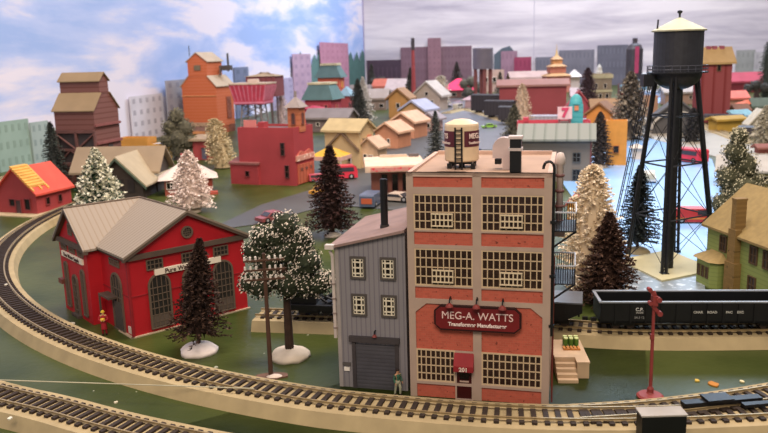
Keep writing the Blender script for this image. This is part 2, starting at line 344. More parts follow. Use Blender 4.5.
# ---------------- trees ----------------
def mound(par, r, h, col='d9cdbb'):
    n = 18; prof = [(r, 0), (r * .96, h * .35), (r * .8, h * .68), (r * .5, h * .9), (r * .12, h)]
    mb = MB().lathe((0, 0, 0), prof, n); random.seed(int(r * 1000))
    mb.v = [(x * (1 + random.uniform(-.07, .07)), y * (1 + random.uniform(-.07, .07)), z * (1 + random.uniform(-.08, .08))) for x, y, z in mb.v]
    return mb.build('snow_mound', mat(col, .85, 'noise', None, 8, .06), par, smooth=True)
def conifer(name, label, px, py, ytop, rpx, col, tip=None, ptip=.25, nb=200, mcol=None, mr=0, group=None, trunk=0.06, droop=.1, dens=9, lift=.0, shape=1.0, wid=1.0, lean=0, core=0):
    p = P(px, py); s = scl(p); hgt = zat(px, ytop, p.y) ; R = rpx * s; t = thing(name, label, 'tree', p, 0, group)
    hm = 0
    if mr: hm = mr * s * .5; mound(t, mr * s, hm, mcol or 'd9cdbb')
    random.seed(int(px * 31 + py)); z0 = hm * .9 + hgt * trunk
    MB().tube((0, 0, hm * .3 if mr else 0), (lean * s, 0, hgt * .97), R * .09, R * .02, 7).build('trunk', mat('4a3528', .9), t)
    mb = MB(); two = tip is not None
    ck = core if core else .42; mb.lathe((0, 0, 0), [(.01 * R, z0)] + [(R * ck * (1 - g / 8) ** shape + .01 * R, z0 + (hgt - z0) * (g / 8) * .97 + .02 * hgt) for g in range(9)], 12)
    if lean: mb.v = [(x + lean * s * (z / hgt), y, z) for x, y, z in mb.v]
    for i in range(nb):
        f = (i + random.random()) / nb; f = f ** .85; z = z0 + (hgt - z0) * f; rr = R * ((1 - f) ** shape) * random.uniform(.72, 1.08) + R * .03
        a = i * 2.399 + random.uniform(-.3, .3); d = Vector((math.cos(a), math.sin(a), 0)); o = Vector((lean * s * f, 0, z))
        e = o + d * rr + Vector((0, 0, (lift - droop) * rr)); sd = Vector((-d.y, d.x, 0)); up = Vector((0, 0, 1))
        L = (e - o).length; w = R * .050 * wid
        mb.add([o - sd * w * .5, o + sd * w * .5, e, o + up * w], [(0, 1, 2), (1, 3, 2), (3, 0, 2)], 0)
        for j in range(int(dens * 1.5)):
            g = (j + random.random()) / dens; g = .15 + .85 * g; b = o.lerp(e, g); ln_ = R * random.uniform(.16, .30) * (1.15 - .5 * g) * (1.3 - f * .7)
            dr = (d * random.uniform(.3, 1) + sd * random.uniform(-1, 1) + up * random.uniform(-.5, .7)).normalized()
            q = dr.cross(Vector((random.uniform(-1, 1), random.uniform(-1, 1), random.uniform(-1, 1)))).normalized() * w
            m = 1 if two and (g > .45 or random.random() < .2) and random.random() < ptip else 0
            mb.add([b - q, b + q, b + dr * ln_], [(0, 1, 2)], m)
    mb.build('needles', [mat(col, .85, 'flat')] + ([mat(tip, .8, 'flat')] if two else []), t); return t
def leafy(name, label, px, py, blobs, col, snow, ps, leaf=2.0, n=420, mr=0, group=None, mcol=None, hollow=False):
    """blobs in pixels: (x, y, radius)"""
    p = P(px, py); s = scl(p); t = thing(name, label, 'tree', p, 0, group); random.seed(int(px * 17 + py))
    hm = 0
    if mr: hm = mr * s * .5; mound(t, mr * s, hm, mcol or 'd6c8b6')
    bl = []
    for (x, y, r) in blobs:
        c = P(x, y, depth=p.y); bl.append((Vector((c.x - p.x, random.uniform(-.3, .3) * r * s, c.z)), r * s))
    top = max(b[0].z for b in bl); base = min(b[0].z for b in bl)
    tr = MB(); w = 4.2 * s if mr else 2.5 * s
    tr.tube((0, 0, hm * .4), (0, 0, base), w * 1.1, w * .8, 10); 
    for c, r in bl: tr.tube((0, 0, base - w), c, w * .6, w * .2, 7)
    tr.build('trunk', mat('3b2a20', .9, 'noise', None, 12, .3), t)
    mb = MB()
    for c, r in bl:
        for i in range(n):
            d = Vector((random.gauss(0, 1), random.gauss(0, 1), random.gauss(0, 1))).normalized(); o = c + d * r * random.uniform(.68, 1.02)
            a = (d + Vector((random.uniform(-1, 1), random.uniform(-1, 1), random.uniform(-1, 1))) * .9).normalized(); u = a.orthogonal().normalized() * leaf * s * random.uniform(.6, 1.3); v = a.cross(u)
            m = 1 if random.random() < ps * (1.5 if d.z > .2 else .7) else 0
            if m: o = o + d * leaf * s * .4; u *= .75; v *= .75
            mb.add([o - u, o - v * .6, o + u, o + v * .6, o + a * leaf * s * .3], [(0, 1, 4), (1, 2, 4), (2, 3, 4), (3, 0, 4)], m)
        mb.lathe(c, [(r * .2, -r * .75), (r * .62, -r * .5), (r * .76, 0), (r * .62, r * .5), (r * .2, r * .75)], 10, 0)
    mb.build('leaves', [mat(col, .85, 'flat'), mat(snow, .85, 'flat')], t); return t

# ---------------- vehicles ----------------
def car(name, label, px, py, L, yaw, col, kind='sedan', cat='car', col2=None, band=None, group=None, hs=1.0):
    p = P(px, py, .014); s = scl(p); L *= s; w = L * (.40 if kind != 'van' else .42); t = thing(name, label, cat, p, math.radians(yaw), group); h = L * .30 * hs; r = L * .085
    prof = {'sedan': [(-.5, .22), (-.5, .55), (-.30, .62), (-.16, 1), (.16, 1), (.30, .62), (.48, .55), (.5, .22)],
            'van': [(-.5, .15), (-.5, 1.15), (-.46, 1.3), (.28, 1.3), (.42, .75), (.5, .65), (.5, .15)],
            'bus': [(-.5, .15), (-.5, 1.25), (-.46, 1.35), (.40, 1.35), (.46, 1.2), (.5, .8), (.5, .15)],
            'pickup': [(-.5, .22), (-.5, .62), (-.02, .62), (.02, 1.05), (.22, 1.05), (.32, .65), (.5, .58), (.5, .22)]}[kind]
    bm = mat(col, .3, 'noise', None, 4, .06)
    body = MB().prism([(x * L, -w / 2, z * h) for x, z in prof], (0, w, 0)); body.build('body', bm, t)
    for sx in (-1, 1):
        wl = MB(); wl.box(-L * .06 * 0 - L * .02, L * .02, 0, .001, 0, .001)
        for sy in (-1, 1):
            MB().tube((sx * L * .31, sy * w * .40, r), (sx * L * .31, sy * w * .52, r), r, r, 12).tube((sx * L * .31, sy * w * .52, r), (sx * L * .31, sy * w * .54, r), r * .5, r * .4, 10, 1).build('wheel', [BLACK, mat('9a9a9a', .4)], t)
    zt, zb = (h * .95, h * .64) if kind in ('sedan', 'pickup') else (h * 1.2, h * .78)
    for sy in (-1, 1):
        if kind == 'sedan': q = [(-.25 * L, sy * w / 2, zb), (.25 * L, sy * w / 2, zb), (.14 * L, sy * w / 2, zt), (-.15 * L, sy * w / 2, zt)]
        elif kind == 'pickup': q = [(.03 * L, sy * w / 2, zb), (.28 * L, sy * w / 2, zb), (.20 * L, sy * w / 2, zt), (.03 * L, sy * w / 2, zt)]
        elif kind == 'van': q = [(.08 * L, sy * w / 2, zb), (.36 * L, sy * w / 2, zb), (.27 * L, sy * w / 2, zt), (.08 * L, sy * w / 2, zt)]
        else: q = [(-.42 * L, sy * w / 2, zb), (.40 * L, sy * w / 2, zb), (.38 * L, sy * w / 2, zt), (-.42 * L, sy * w / 2, zt)]
        MB().prism(q, (0, sy * L * .006, 0)).build('side_window', mat('20242c', .15, 'flat'), t)
    a, b = {'sedan': ((.295, .66), (.17, .97)), 'pickup': ((.31, .68), (.225, 1.0)), 'van': ((.40, .83), (.30, 1.22)), 'bus': ((.495, .85), (.47, 1.2))}[kind]
    MB().prism([(a[0] * L, -w * .42, a[1] * h), (a[0] * L, w * .42, a[1] * h), (b[0] * L, w * .38, b[1] * h), (b[0] * L, -w * .38, b[1] * h)], (L * .006, 0, L * .006)).build('windscreen', mat('20242c', .15, 'flat'), t)
    if kind == 'sedan': MB().prism([(-.295 * L, -w * .42, .66 * h), (-.17 * L, -w * .38, .97 * h), (-.17 * L, w * .38, .97 * h), (-.295 * L, w * .42, .66 * h)], (-L * .006, 0, L * .006)).build('rear_window', mat('20242c', .15, 'flat'), t)
    if band:
        for sy in (-1, 1): MB().box(-.47 * L, .46 * L, sy * (w / 2 + .003) - .003, sy * (w / 2 + .003) + .003, h * .38, h * .52).build('side_stripe', mat(band, .4, 'flat'), t)
    if col2: (MB().box(-.51 * L, -.495 * L, -w * .36, w * .36, h * .42, h * .95) if kind in ('van', 'pickup') else MB().box(-.46 * L, -.30 * L, -w * .45, w * .45, h * .56, h * .62)).build('rear_panel', mat(col2, .4, 'flat'), t)
    for sy in (-1, 1): MB().box(.495 * L, .508 * L, sy * w * .36 - w * .07, sy * w * .36 + w * .07, h * .38, h * .5).build('headlight', mat('e8e4d0', .2, 'flat'), t)
    return t

# ================= BRICK FACTORY =================
YAW = math.radians(-13.8)
CRM = mat('ad9686', .75, 'noise', None, 5, .06); BRK = mat('bd5c48', .8, 'brick', 'b06a55', 14.0)
def factory():
    p = P(411, 395); p.z = 0; W, Z, D = 1.055, 1.76, 1.24
    t = thing('factory_building', 'three storey brick factory with cream pillars, big grid windows and a maroon name board', 'building', p, YAW)
    MB().box(.004, W - .004, .02, D, 0, Z - .02).build('wall', mat('a98c76', .8, 'noise', None, 4, .08), t)
    fr = MB(); y0, y1 = -.012, .03
    c0, c1, c2, c3 = .052, .490, .553, 1.0      # bay edges
    c3 = W - .055
    for a, b in ((0, c0), (c1, c2), (c3, W)): fr.box(a, b, y0, y1, 0, Z)
    z_b = [(Z - .035, Z), (Z - .175, Z - .11)]
    bands = [(1.60, 1.60), ]
    # horizontal bands between the bays (z ranges)
    for a, b in ((Z - .018, Z), (1.60, 1.652), (1.317, 1.330), (1.187, 1.217), (.890, .900), (.76, .797), (.109, .131)): fr.box(c0, c1, y0, y1, a, b).box(c2, c3, y0, y1, a, b)
    # chamfered corners of the big lower panel
    fr.prism([(c0, y0, .76), (c0 + .085, y0, .76), (c0, y0, .69)], (0, .04, 0)); fr.prism([(c3, y0, .76), (c3 - .085, y0, .76), (c3, y0, .69)], (0, .04, 0))
    fr.build('stone_frame', CRM, t)
    for a, b in ((1.652, 1.742), (1.217, 1.317), (.797, .890)):
        for u, v in ((c0, c1), (c2, c3)): MB().box(u, v, .0, .025, a, b).build('brick_panel', BRK, t)
    for u, v in ((c0, c1), (c2, c3)):
        for a, b in ((.393, .76), (0, .109)): MB().box(u, v, 0, .025, a, b).build('brick_panel', BRK, t)
    WF = mat('c9b08e', .6, 'flat'); PN = mat('31211c', .2, 'noise', None, 20, .4)
    for zz, hh in ((1.330, .270), (.900, .287)):
        for u, v in ((c0, c1), (c2, c3)):
            w = window(t, W, D, 'f', (u + v) / 2, zz, v - u, hh, WF, 10, 4, t=.010, bar=.0075, pm=PN)
            mb = MB(); sw, sh = .155, .09; x0 = -sw / 2 - .005; zb = .035     # tilted opening sash
            for i in range(6): x = x0 + sw * i / 5; mb.box(x - .004, x + .004, -.03, -.018, zb, zb + sh)
            for k in range(3): z = zb + sh * k / 2; mb.box(x0 - .004, x0 + sw + .004, -.032, -.018, z - .004, z + .005)
            mb.box(x0, x0 + sw, -.022, -.018, zb, zb + sh, 1).box(x0 - .004, x0, -.03, .0, zb, zb + sh).box(x0 + sw, x0 + sw + .004, -.03, .0, zb, zb + sh)
            mb.build('window_sash', [mat('dcc9a8', .6, 'flat'), PN], w)
    window(t, W, D, 'f', c0 + .15, .131, .30, .262, WF, 8, 4, t=.010, bar=.008, pm=PN)
    window(t, W, D, 'f', (c2 + c3) / 2, .131, c3 - c2, .262, WF, 10, 4, t=.010, bar=.008, pm=PN)
    # entrance
    MB().box(.352, .364, -.015, .01, 0, .262).box(.478, .490, -.015, .01, 0, .262).box(.352, .49, -.02, .01, -.0, .006).box(.352, .49, -.01, .01, .262, .393).build('door_frame', CRM, t)
    d = MB().box(.364, .478, -.006, .008, .008, .262).build('door', mat('3c0f10', .4), t)
    MB().box(.387, .455, -.010, -.004, .165, .225).build('door_glass', GLASS, d); MB().box(.386, .456, -.011, -.006, .142, .153).build('letter_plate', mat('b9a08e', .5, 'flat'), d)
    MB().prism([(.346, .0, .395), (.346, -.065, .29), (.346, -.065, .245), (.346, .0, .245)], (.15, 0, 0)).build('awning', mat('8e2026', .7), t)
    text(t, '201', .045, (.421, -.068, .265), 'e8d8c8', bold=.001)
    # name board
    sg = MB(); bw, bh = .325, .098; cx, cz = .525, .665
    pl = lambda k, y: [(cx + (x) * 1, y, cz + z) for x, z in [(-bw + k, -bh + .045), (-bw + .05, -bh + k), (bw - .05, -bh + k), (bw - k, -bh + .045), (bw - k, bh - .045), (bw - .05, bh - k), (-bw + .05, bh - k), (-bw + k, bh - .045)]]
    sg.prism(pl(0, -.045), (0, .03, 0)); sg.prism(pl(.014, -.05), (0, .02, 0), 1)
    sign = sg.build('name_board', [mat('2c0d0e', .5), mat('6e1a1e', .45)], t)
    text(sign, 'MEG-A. WATTS', .082, (cx, -.053, cz + .022), 'e6c8c0', sx=.95); text(sign, 'Transformer Manufacturer', .040, (cx, -.053, cz - .045), 'f0dcd4', bold=.0012, sx=1.0)
    for x in (cx - .20, cx, cx + .19):
        l = MB().path([(x, -.0, cz + bh + .03), (x, -.03, cz + bh + .065), (x, -.075, cz + bh + .06), (x, -.09, cz + bh + .03)], .006).build('sign_lamp', BLACK, t)
        MB().lathe((x, -.092, cz + bh + .005), [(.03, 0), (.026, .012), (.01, .028)], 12).build('lamp_shade', mat('8a3a34', .4), l)
    # roof
    MB().box(.02, W - .02, .03, D - .02, Z - .06, Z - .035).build('roof_deck', mat('8c8494', .75, 'noise', None, 3, .1), t)
    MB().box(0, W, -.012, .03, Z - .03, Z).box(0, .035, .03, D, Z - .07, Z + .0).box(W - .035, W, .03, D, Z - .07, Z).box(.035, W - .035, D - .035, D, Z - .07, Z + .01).build('parapet', mat('c4a593', .75), t)
    MB().box(.20, .42, .08, .19, Z - .035, Z - .02).build('roof_hatch', mat('d9bf9e', .7), t)
    zr = Z - .035
    rt = t
    # rooftop water tank
    c = (.355, .42)
    k = thing('rooftop_tank', 'cream cylindrical rooftop water tank with maroon lettered panels on the brick factory', 'tank', t.matrix_basis @ Vector((c[0], c[1], zr)), YAW)
    MB().lathe((0, 0, .07), [(.125, 0), (.132, .01), (.132, .27), (.128, .285), (.06, .315), (.0, .322)], 32).build('tank_body', mat('dcc3a0', .5), k, smooth=False)
    for sgn, tx in ((-1, 'MEG-A-'), (1, 'MEG-A-')):
        a0 = math.radians(-90 + sgn * 52); mb = MB(); v = []
        for i in range(9):
            a = a0 + math.radians(-36 + 72 * i / 8); v += [(.1345 * math.cos(a), .1345 * math.sin(a), .185), (.1345 * math.cos(a), .1345 * math.sin(a), .305)]
        mb.add(v, [(2 * i, 2 * i + 2, 2 * i + 3, 2 * i + 1) for i in range(8)]); pn = mb.build('sign_panel', mat('5a2430', .5), k)
        a = a0; text(pn, 'MEG.' if sgn > 0 else 'TS', .055, (.137 * math.cos(a), .137 * math.sin(a), .265), 'e6d0c4', rz=a + PI / 2, bold=.001, sx=.9)
        text(pn, 'Transformer', .026, (.137 * math.cos(a), .137 * math.sin(a), .215), 'e6d0c4', rz=a + PI / 2, bold=.001, sx=.9)
    MB().box(-.09, .09, -.09, .09, .05, .07).box(-.02, .02, -.02, .02, .004, .05).build('tank_base', BLACK, k)
    for x, y in ((-.085, -.085), (.10, -.10), (-.085, .085), (.085, .085)): MB().box(x - .016, x + .016, y - .016, y + .016, .0, .055).build('leg', BLACK, k)
    lb = MB()
    for x in (-.03, .02): lb.box(x - .006, x + .006, -.15, -.138, .0, .335)
    for i in range(9): lb.box(-.03, .02, -.15, -.142, .025 + i * .036, .032 + i * .036)
    lb.build('ladder', BLACK, k)
    MB().box(-.17, .19, -.12, .10, -.001, .003).build('base_plate', mat('5e5456', .7), k)
    # vent hood
    v = thing('roof_vent', 'pale rounded roof vent hood bent downwards beside the black stack', 'vent', t.matrix_basis @ Vector((.655, .34, zr)), YAW)
    pr = [(-.045, .09)] + [(.03 - .075 * math.cos(PI * i / 10) * 1.0, .155 + .075 * math.sin(PI * i / 10)) for i in range(11)] + [(.105, .0), (.02, .0), (.02, .09)]
    pr = [(x * 1.15, z * 1.12) for x, z in pr]
    MB().prism([(x, -.04, z) for x, z in pr], (0, .09, 0)).build('hood', mat('c9b5b0', .6), v); MB().box(-.035, .012, -.038, .045, .055, .092).build('outlet', BLACK, v)
    # square stack
    v = thing('roof_stack', 'square black roof stack with two pale collars at the front of the factory roof', 'chimney', t.matrix_basis @ Vector((.79, .11, zr)), YAW)
    MB().box(-.04, .04, -.04, .04, 0, .27).build('shaft', BLACK, v)
    for z in (.185, .27): MB().box(-.05, .05, -.05, .05, z, z + .02).build('collar', mat('cbbab4', .6), v)
    MB().box(-.06, .06, -.05, .05, 0, .008).build('flashing', mat('b8a8a0', .6), v)
    # hooked vent pipe on the right front corner
    MB().path([(W + .012, .0, .55), (W + .012, .0, Z + .04), (W + .004, .0, Z + .07), (W - .02, .0, Z + .085), (W - .05, 0, Z + .075), (W - .062, 0, Z + .045), (W - .062, 0, Z + .03)], .010, 8).build('hooked_pipe', BLACK, t)
    for z in (.62, 1.0, 1.4): MB().box(W - .01, W + .03, -.02, .02, z, z + .02).build('pipe_bracket', BLACK, t)
    MB().tube((W + .02, .02, .02), (W + .02, .02, 1.15), .007).build('downpipe', mat('6a2a22', .6), t)
    # dust collector column with domed top
    v = MB().lathe((W + .045, .50, 1.25), [(.026, 0), (.026, .50), (.038, .51), (.038, .55), (.026, .59), (.0, .60)], 18)
    for i in range(4): v.lathe((W + .045, .50, 1.30 + i * .12), [(.034, 0), (.034, .02)], 18, 1)
    v.build('dust_column', [mat('cfc0b8', .5), mat('6c4a48', .5)], t, smooth=True)
    MB().box(W, W + .09, .44, .56, 1.20, 1.26).build('column_bracket', mat('b9a096', .6), t)
    # fire escape balconies on the right side
    for z, back in ((1.31, 0), (.91, 0)):
        b = thing('fire_escape_balcony', 'upper' if z > 1 else 'lower', 'balcony', t.matrix_basis @ Vector((W, .12, z)), YAW, 'fire escape balconies')
        b['label'] = ('upper' if z > 1 else 'lower') + ' black fire escape balcony on the right side of the brick factory'
        bw, bl, bh = .17, .40, .14
        MB().box(0, bw, 0, bl, 0, .008).build('floor_grate', BLACK, b)
        for nm, x0, x1, ya, yb in (('front_railing', 0, bw, 0, 0), ('back_railing', 0, bw, bl, bl), ('side_railing', bw, bw, 0, bl)):
            r = MB(); n = 10 if x0 != x1 else 22
            for zz in (.0, bh): r.box(x0 - .004, x1 + .004, ya - .004, yb + .004, zz, zz + .01, 1 if zz else 0)
            for i in range(n + 1): x = x0 + (x1 - x0) * i / n; y = ya + (yb - ya) * i / n; r.box(x - .003, x + .003, y - .003, y + .003, 0, bh)
            r.box(x0 - .004, x1 + .004, ya - .002, yb + .002, bh * .0, bh * .02); r.build(nm, [mat('22242a', .5), mat('b9bcc4', .5)], b)
        for yy in (.02, bl - .02): MB().tube((0, yy, -.13), (bw, yy, 0), .008).build('bracket', BLACK, b)
        if z > 1: MB().box(.0, .01, .08, .34, .01, .24).build('fire_door', mat('7d2c28', .6), b)
    fl = MB(); fl.prism([(.03, .16, .87 - .0), (.03, .5, 1.25), (.03, .5, 1.24), (.03, .17, .86)], (.008, 0, 0)); 
    return t
FT = factory()

# ================= GREY ANNEX =================
def annex():
    p = P(340, 386); q = P(410, 394); ya = YAW; W = .562; D = 1.12; z0, z1 = 1.15, 1.285
    t = thing('grey_annex', 'narrow grey corrugated annex with roller door attached to the left of the brick factory', 'building', p, ya)
    sid = mat('817d80', .75, 'stripe', '65626a', 26.0)
    MB().prism([(0, 0, 0), (W, 0, 0), (W, 0, z1), (0, 0, z0)], (0, D, 0)).build('wall', sid, t)
    MB().prism([(-.05, -.035, z0 - .005), (W + .005, -.035, z1 + .008), (W + .005, -.035, z1 + .03), (-.05, -.035, z0 + .015)], (0, D + .06, 0)).build('roof', mat('8b736c', .8, 'noise', None, 5, .12), t)
    MB().box(-.0, .03, -.005, .0, 0, z0).build('corner_board', mat('9a9390', .7), t)
    fm = mat('3a3430', .6, 'flat'); ww = .095
    for u in (.187, .427):
        for z in (.607, .909):
            w = window(t, W, D, 'f', u, z, .125, .180, mat('4e4844', .6, 'flat'), 1, 1, t=.016, bar=.012)
            mb = MB()
            for i in (1, 2): mb.box(-.0625 + .125 * i / 3 - .005, -.0625 + .125 * i / 3 + .005, -.014, -.002, .014, .166)
            for i in (1, 2, 3): mb.box(-.05, .05, -.013, -.002, .18 * i / 4 - .005, .18 * i / 4 + .005)
            mb.box(-.048, .048, -.013, -.002, .014, .022).box(-.048, .048, -.013, -.002, .158, .166).box(-.048, -.04, -.013, -.002, .014, .166).box(.04, .048, -.013, -.002, .014, .166)
            mb.build('window_bars', mat('d8cfb8', .6, 'flat'), w)
    d = MB(); x0, x1 = .147, .466
    for i in range(24): d.box(x0, x1, -.006 - .003 * (i % 2), .0, i * .0155, (i + 1) * .0155)
    d.build('roller_door', mat('4b4a50', .6), t)
    MB().box(x0 - .03, x0, -.018, 0, 0, .40).box(x1, x1 + .03, -.018, 0, 0, .40).box(x0 - .05, x1 + .04, -.03, 0, .395, .44).build('door_frame', mat('3d383a', .6), t)
    l = MB().path([(.31, 0, .49), (.31, -.03, .49), (.31, -.035, .47)], .006).build('door_lamp', BLACK, t); MB().lathe((.31, -.035, .45), [(.02, 0), (.008, .02)], 10).build('lamp_shade', mat('7c332e', .5), l)
    MB().box(.035, .10, -.012, 0, .185, .21).box(.045, .09, -.012, 0, .14, .17, 1).build('wall_sign', [mat('55504e', .6), mat('e3ddd2', .6)], t)
    MB().path([(-.03, -.02, z0 - .02), (-.012, -.02, z0 - .06), (-.012, -.02, .42)], .014, 8).build('downpipe', mat('c0b4ac', .6), t)
    for z in (.5, .62, .74, .86): MB().lathe((-.012, -.02, z), [(.019, 0), (.019, .012)], 8).build('pipe_collar', mat('8a7a74', .6), t)
    MB().box(-.06, .01, -.06, -.01, z0 + .0, z0 + .035).build('rain_head', mat('c9bdb5', .6), t)
    MB().tube((.335, .30, z1 - .12), (.335, .30, z1 + .36), .030, .030, 16).tube((.335, .30, z1 + .35), (.335, .30, z1 + .365), .026, .026, 16).build('smoke_pipe', BLACK, t)
    MB().tube((.335, .30, z0 + .02), (.335, .30, z0 + .13), .042, .036, 14).build('pipe_flashing', mat('3a3432', .7), t)
    return t
annex()

# ================= RED PUMP HOUSE =================
def pump_house():
    p = P(134, 338); t = thing('pump_house', 'bright red T shaped pump house with taupe gable roof and arched windows, white lettered signs', 'building', p, math.radians(40.5))
    W, h, rise = 1.27, .82, .33; D = 1.46; RED = mat('b01722', .6, 'noise', None, 3, .07); TR = mat('57483e', .7); RF = mat('958a7c', .8, 'stripe', '7d6c5c', 17.0, axis=1)
    RF2 = mat('988c7e', .8, 'stripe', '8d7b68', 17.0, axis=0)
    gable_walls(W, 1.06, h, rise, 'y').box(0, W, 1.0, D, 0, h).build('wall', RED, t)
    wx, wy0, wy1 = -.14, .66, 1.46; wd_ = wy1 - wy0; rw = rise
    o = MB().prism([(wx, wy0, 0), (wx, wy1, 0), (wx, wy1, h), (wx, (wy0 + wy1) / 2, h + rw), (wx, wy0, h)], (W / 2 - wx, 0, 0)).build('wing_wall', RED, t)
    ym = (wy0 + wy1) / 2; ov = .05; th = .022
    mb = MB()      # main roof: two slopes from the front gable to the crossing
    k = rise / (W / 2)
    for s in (-1, 1):
        xe = W / 2 + s * (W / 2 + ov); ze = h - ov * k
        y1 = wy0 - .03 if s < 0 else D
        poly = [(xe, -ov, ze), (W / 2, -ov, h + rise), (W / 2, ym, h + rise), (xe, y1, ze)]
        if s > 0: poly = [(xe, -ov, ze), (xe, D + .04, ze), (W / 2, ym + .0, h + rise), (W / 2, -ov, h + rise)]
        mb.prism(poly, (0, 0, th))
    mb.build('roof', RF, t)
    mb = MB(); kk = rw / (wd_ / 2)
    mb.prism([(wx - ov, wy0 - ov, h - ov * kk), (0 - ov * 1, wy0 - ov, h - ov * kk), (W / 2, ym, h + rw), (wx - ov, ym, h + rw)], (0, 0, th))
    mb.prism([(wx - ov, wy1 + ov, h - ov * kk), (W + ov, wy1 + ov, h - ov * kk), (W / 2, ym, h + rw), (wx - ov, ym, h + rw)], (0, 0, th))
    mb.build('wing_roof', RF2, t)
    MB().tube((W / 2, -ov, h + rise + th), (W / 2, ym, h + rise + th), .012).tube((wx - ov, ym, h + rw + th), (W / 2, ym, h + rw + th), .012).build('ridge_cap', mat('6b5c4e', .7), t)
    tr = MB(); z = h - .055
    tr.box(-.03, W + .03, -.03, .0, z, z + .05).box(-.03, 0, -.03, wy0, z, z + .05).box(W, W + .03, 0, D, z, z + .05)
    tr.box(wx - .03, wx, wy0 - .03, wy1 + .03, z, z + .05).box(wx, 0, wy0 - .03, wy0, z, z + .05)
    for s in (-1, 1):
        a = (W / 2 + s * (W / 2 + ov), -.045, h - ov * k - .03); b = (W / 2, -.045, h + rise - .03)
        tr.prism([a, b, (b[0], b[1], b[2] + .035), (a[0], a[1], a[2] + .035)], (0, .045, 0))
        a = (wx - .05, ym + s * (wd_ / 2 + ov), h - ov * kk - .03); b = (wx - .05, ym, h + rw - .03)
        tr.prism([a, b, (b[0], b[1], b[2] + .035), (a[0], a[1], a[2] + .035)], (.05, 0, 0))
    tr.build('cornice', TR, t)
    MB().box(-.012, .012, -.012, .012, 0, z).box(-.006, W, -.006, 0, .40, .412).box(-.006, 0, 0, wy0, .40, .412).build('pilaster', mat('8e1a22', .7), t)
    MB().box(-.03, W + .02, -.02, 0, 0, .012).box(-.03, 0, -.02, .3, 0, .012).build('footing', mat('b9a58c', .8), t)
    WFm = mat('645548', .7, 'flat'); PG = mat('2c2a28', .35, 'flat')
    for u in (.30, .66, 1.00):
        w = window(t, W, D, 'f', u, .04, .235, .55, WFm, 5, 7, arch=True, t=.016, bar=.007, pm=PG); MB().box(-.10, .10, -.010, .002, .02, .135).build('lower_panel', mat('5c5048', .7), w)
    for u in (.27, .64, .99): window(t, W, D, 'f', u, .635, .17, .105, WFm, 4, 2, t=.016, bar=.008, pm=PG)
    MB().box(.26, .98, -.022, 0, .575, .635).build('sign_board', mat('e8dcc8', .7, 'flat'), t)
    text(t, 'Pure Water Supply', .064, (.605, -.025, .602), '4a3230', bold=.0008, sx=.98)
    # round window in the gable
    c = (W / 2, -.012, h + .125); rv = MB(); n = 20
    for i in range(n):
        a, b = 2 * PI * i / n, 2 * PI * (i + 1) / n
        rv.prism([(c[0] + .062 * math.cos(a), -.018, c[2] + .062 * math.sin(a)), (c[0] + .062 * math.cos(b), -.018, c[2] + .062 * math.sin(b)), (c[0] + .045 * math.cos(b), -.018, c[2] + .045 * math.sin(b)), (c[0] + .045 * math.cos(a), -.018, c[2] + .045 * math.sin(a))], (0, .02, 0))
    rv.prism([(c[0] + .046 * math.cos(2 * PI * i / n), -.004, c[2] + .046 * math.sin(2 * PI * i / n)) for i in range(n)], (0, .003, 0), 1)
    for i in (-1, 0, 1): rv.box(c[0] + i * .022 - .003, c[0] + i * .022 + .003, -.010, -.003, c[2] - .04, c[2] + .04).box(c[0] - .04, c[0] + .04, -.010, -.003, c[2] + i * .022 - .003, c[2] + i * .022 + .003)
    rv.build('round_window', [WFm, PG], t)
    # side facing the tracks: arched doorway and canopy beam
    def at_l(u): return u
    w = window(t, W, D, 'l', D - .30, .0, .26, .60, WFm, 4, 6, arch=True, t=.016, bar=.008, pm=PG, name='arched_doorway')
    MB().box(-.09, .09, -.014, .0, .01, .30).build('door_leaf', mat('4b4640', .6), w)
    window(t, W, D, 'l', D - .30, .665, .24, .07, WFm, 4, 1, t=.014, bar=.008, pm=mat('5d4038', .7, 'flat'))
    MB().box(-.10, 0, .30, .56, .335, .355).box(-.10, -.085, .54, .56, 0, .335).build('canopy_beam', TR, t)
    MB().box(-.008, 0, .03, .10, .03, .10).build('notice', mat('cfc2b4', .7), t)
    # wing facade
    wf = thing  # local helper objects are parts, parented below
    e = bpy.data.objects.new('wing_facade', None)
    for yy, wdt, hh, z0, nm in ((.82, .11, .50, .06, 'window'), (1.06, .16, .46, .0, 'door'), (1.30, .11, .50, .06, 'window')):
        w = window(t, W, D, 'l', D - yy, z0, wdt, hh, WFm, 3, 6, arch=True, t=.016, bar=.007, pm=PG, name=nm, off=-wx)
    for yy in (.82, 1.06, 1.30): window(t, W, D, 'l', D - yy, .69, .16, .06, WFm, 4, 1, t=.014, bar=.008, pm=mat('4d2a28', .7, 'flat'), off=-wx)
    MB().box(wx - .02, wx, .76, 1.36, .615, .672).build('sign_board', mat('e8dcc8', .7, 'flat'), t)
    text(t, 'Pure Water Supply', .055, (wx - .023, 1.06, .643), '4a3230', rz=-PI / 2, bold=.0006, sx=1.05)
    window(t, W, D, 'l', D - ym, h + .06, .10, .12, WFm, 2, 2, t=.014, bar=.01, pm=mat('4d2a28', .7, 'flat'), off=-wx, name='gable_louvre')
    MB().box(wx - .05, wx, 1.36, 1.46, .30, .35).build('wall_box', mat('6d3c30', .7), t)
    MB().box(wx - .05, wx, .96, 1.16, 0, .03).build('door_step', mat('4a4038', .8), t)
    return t
pump_house()

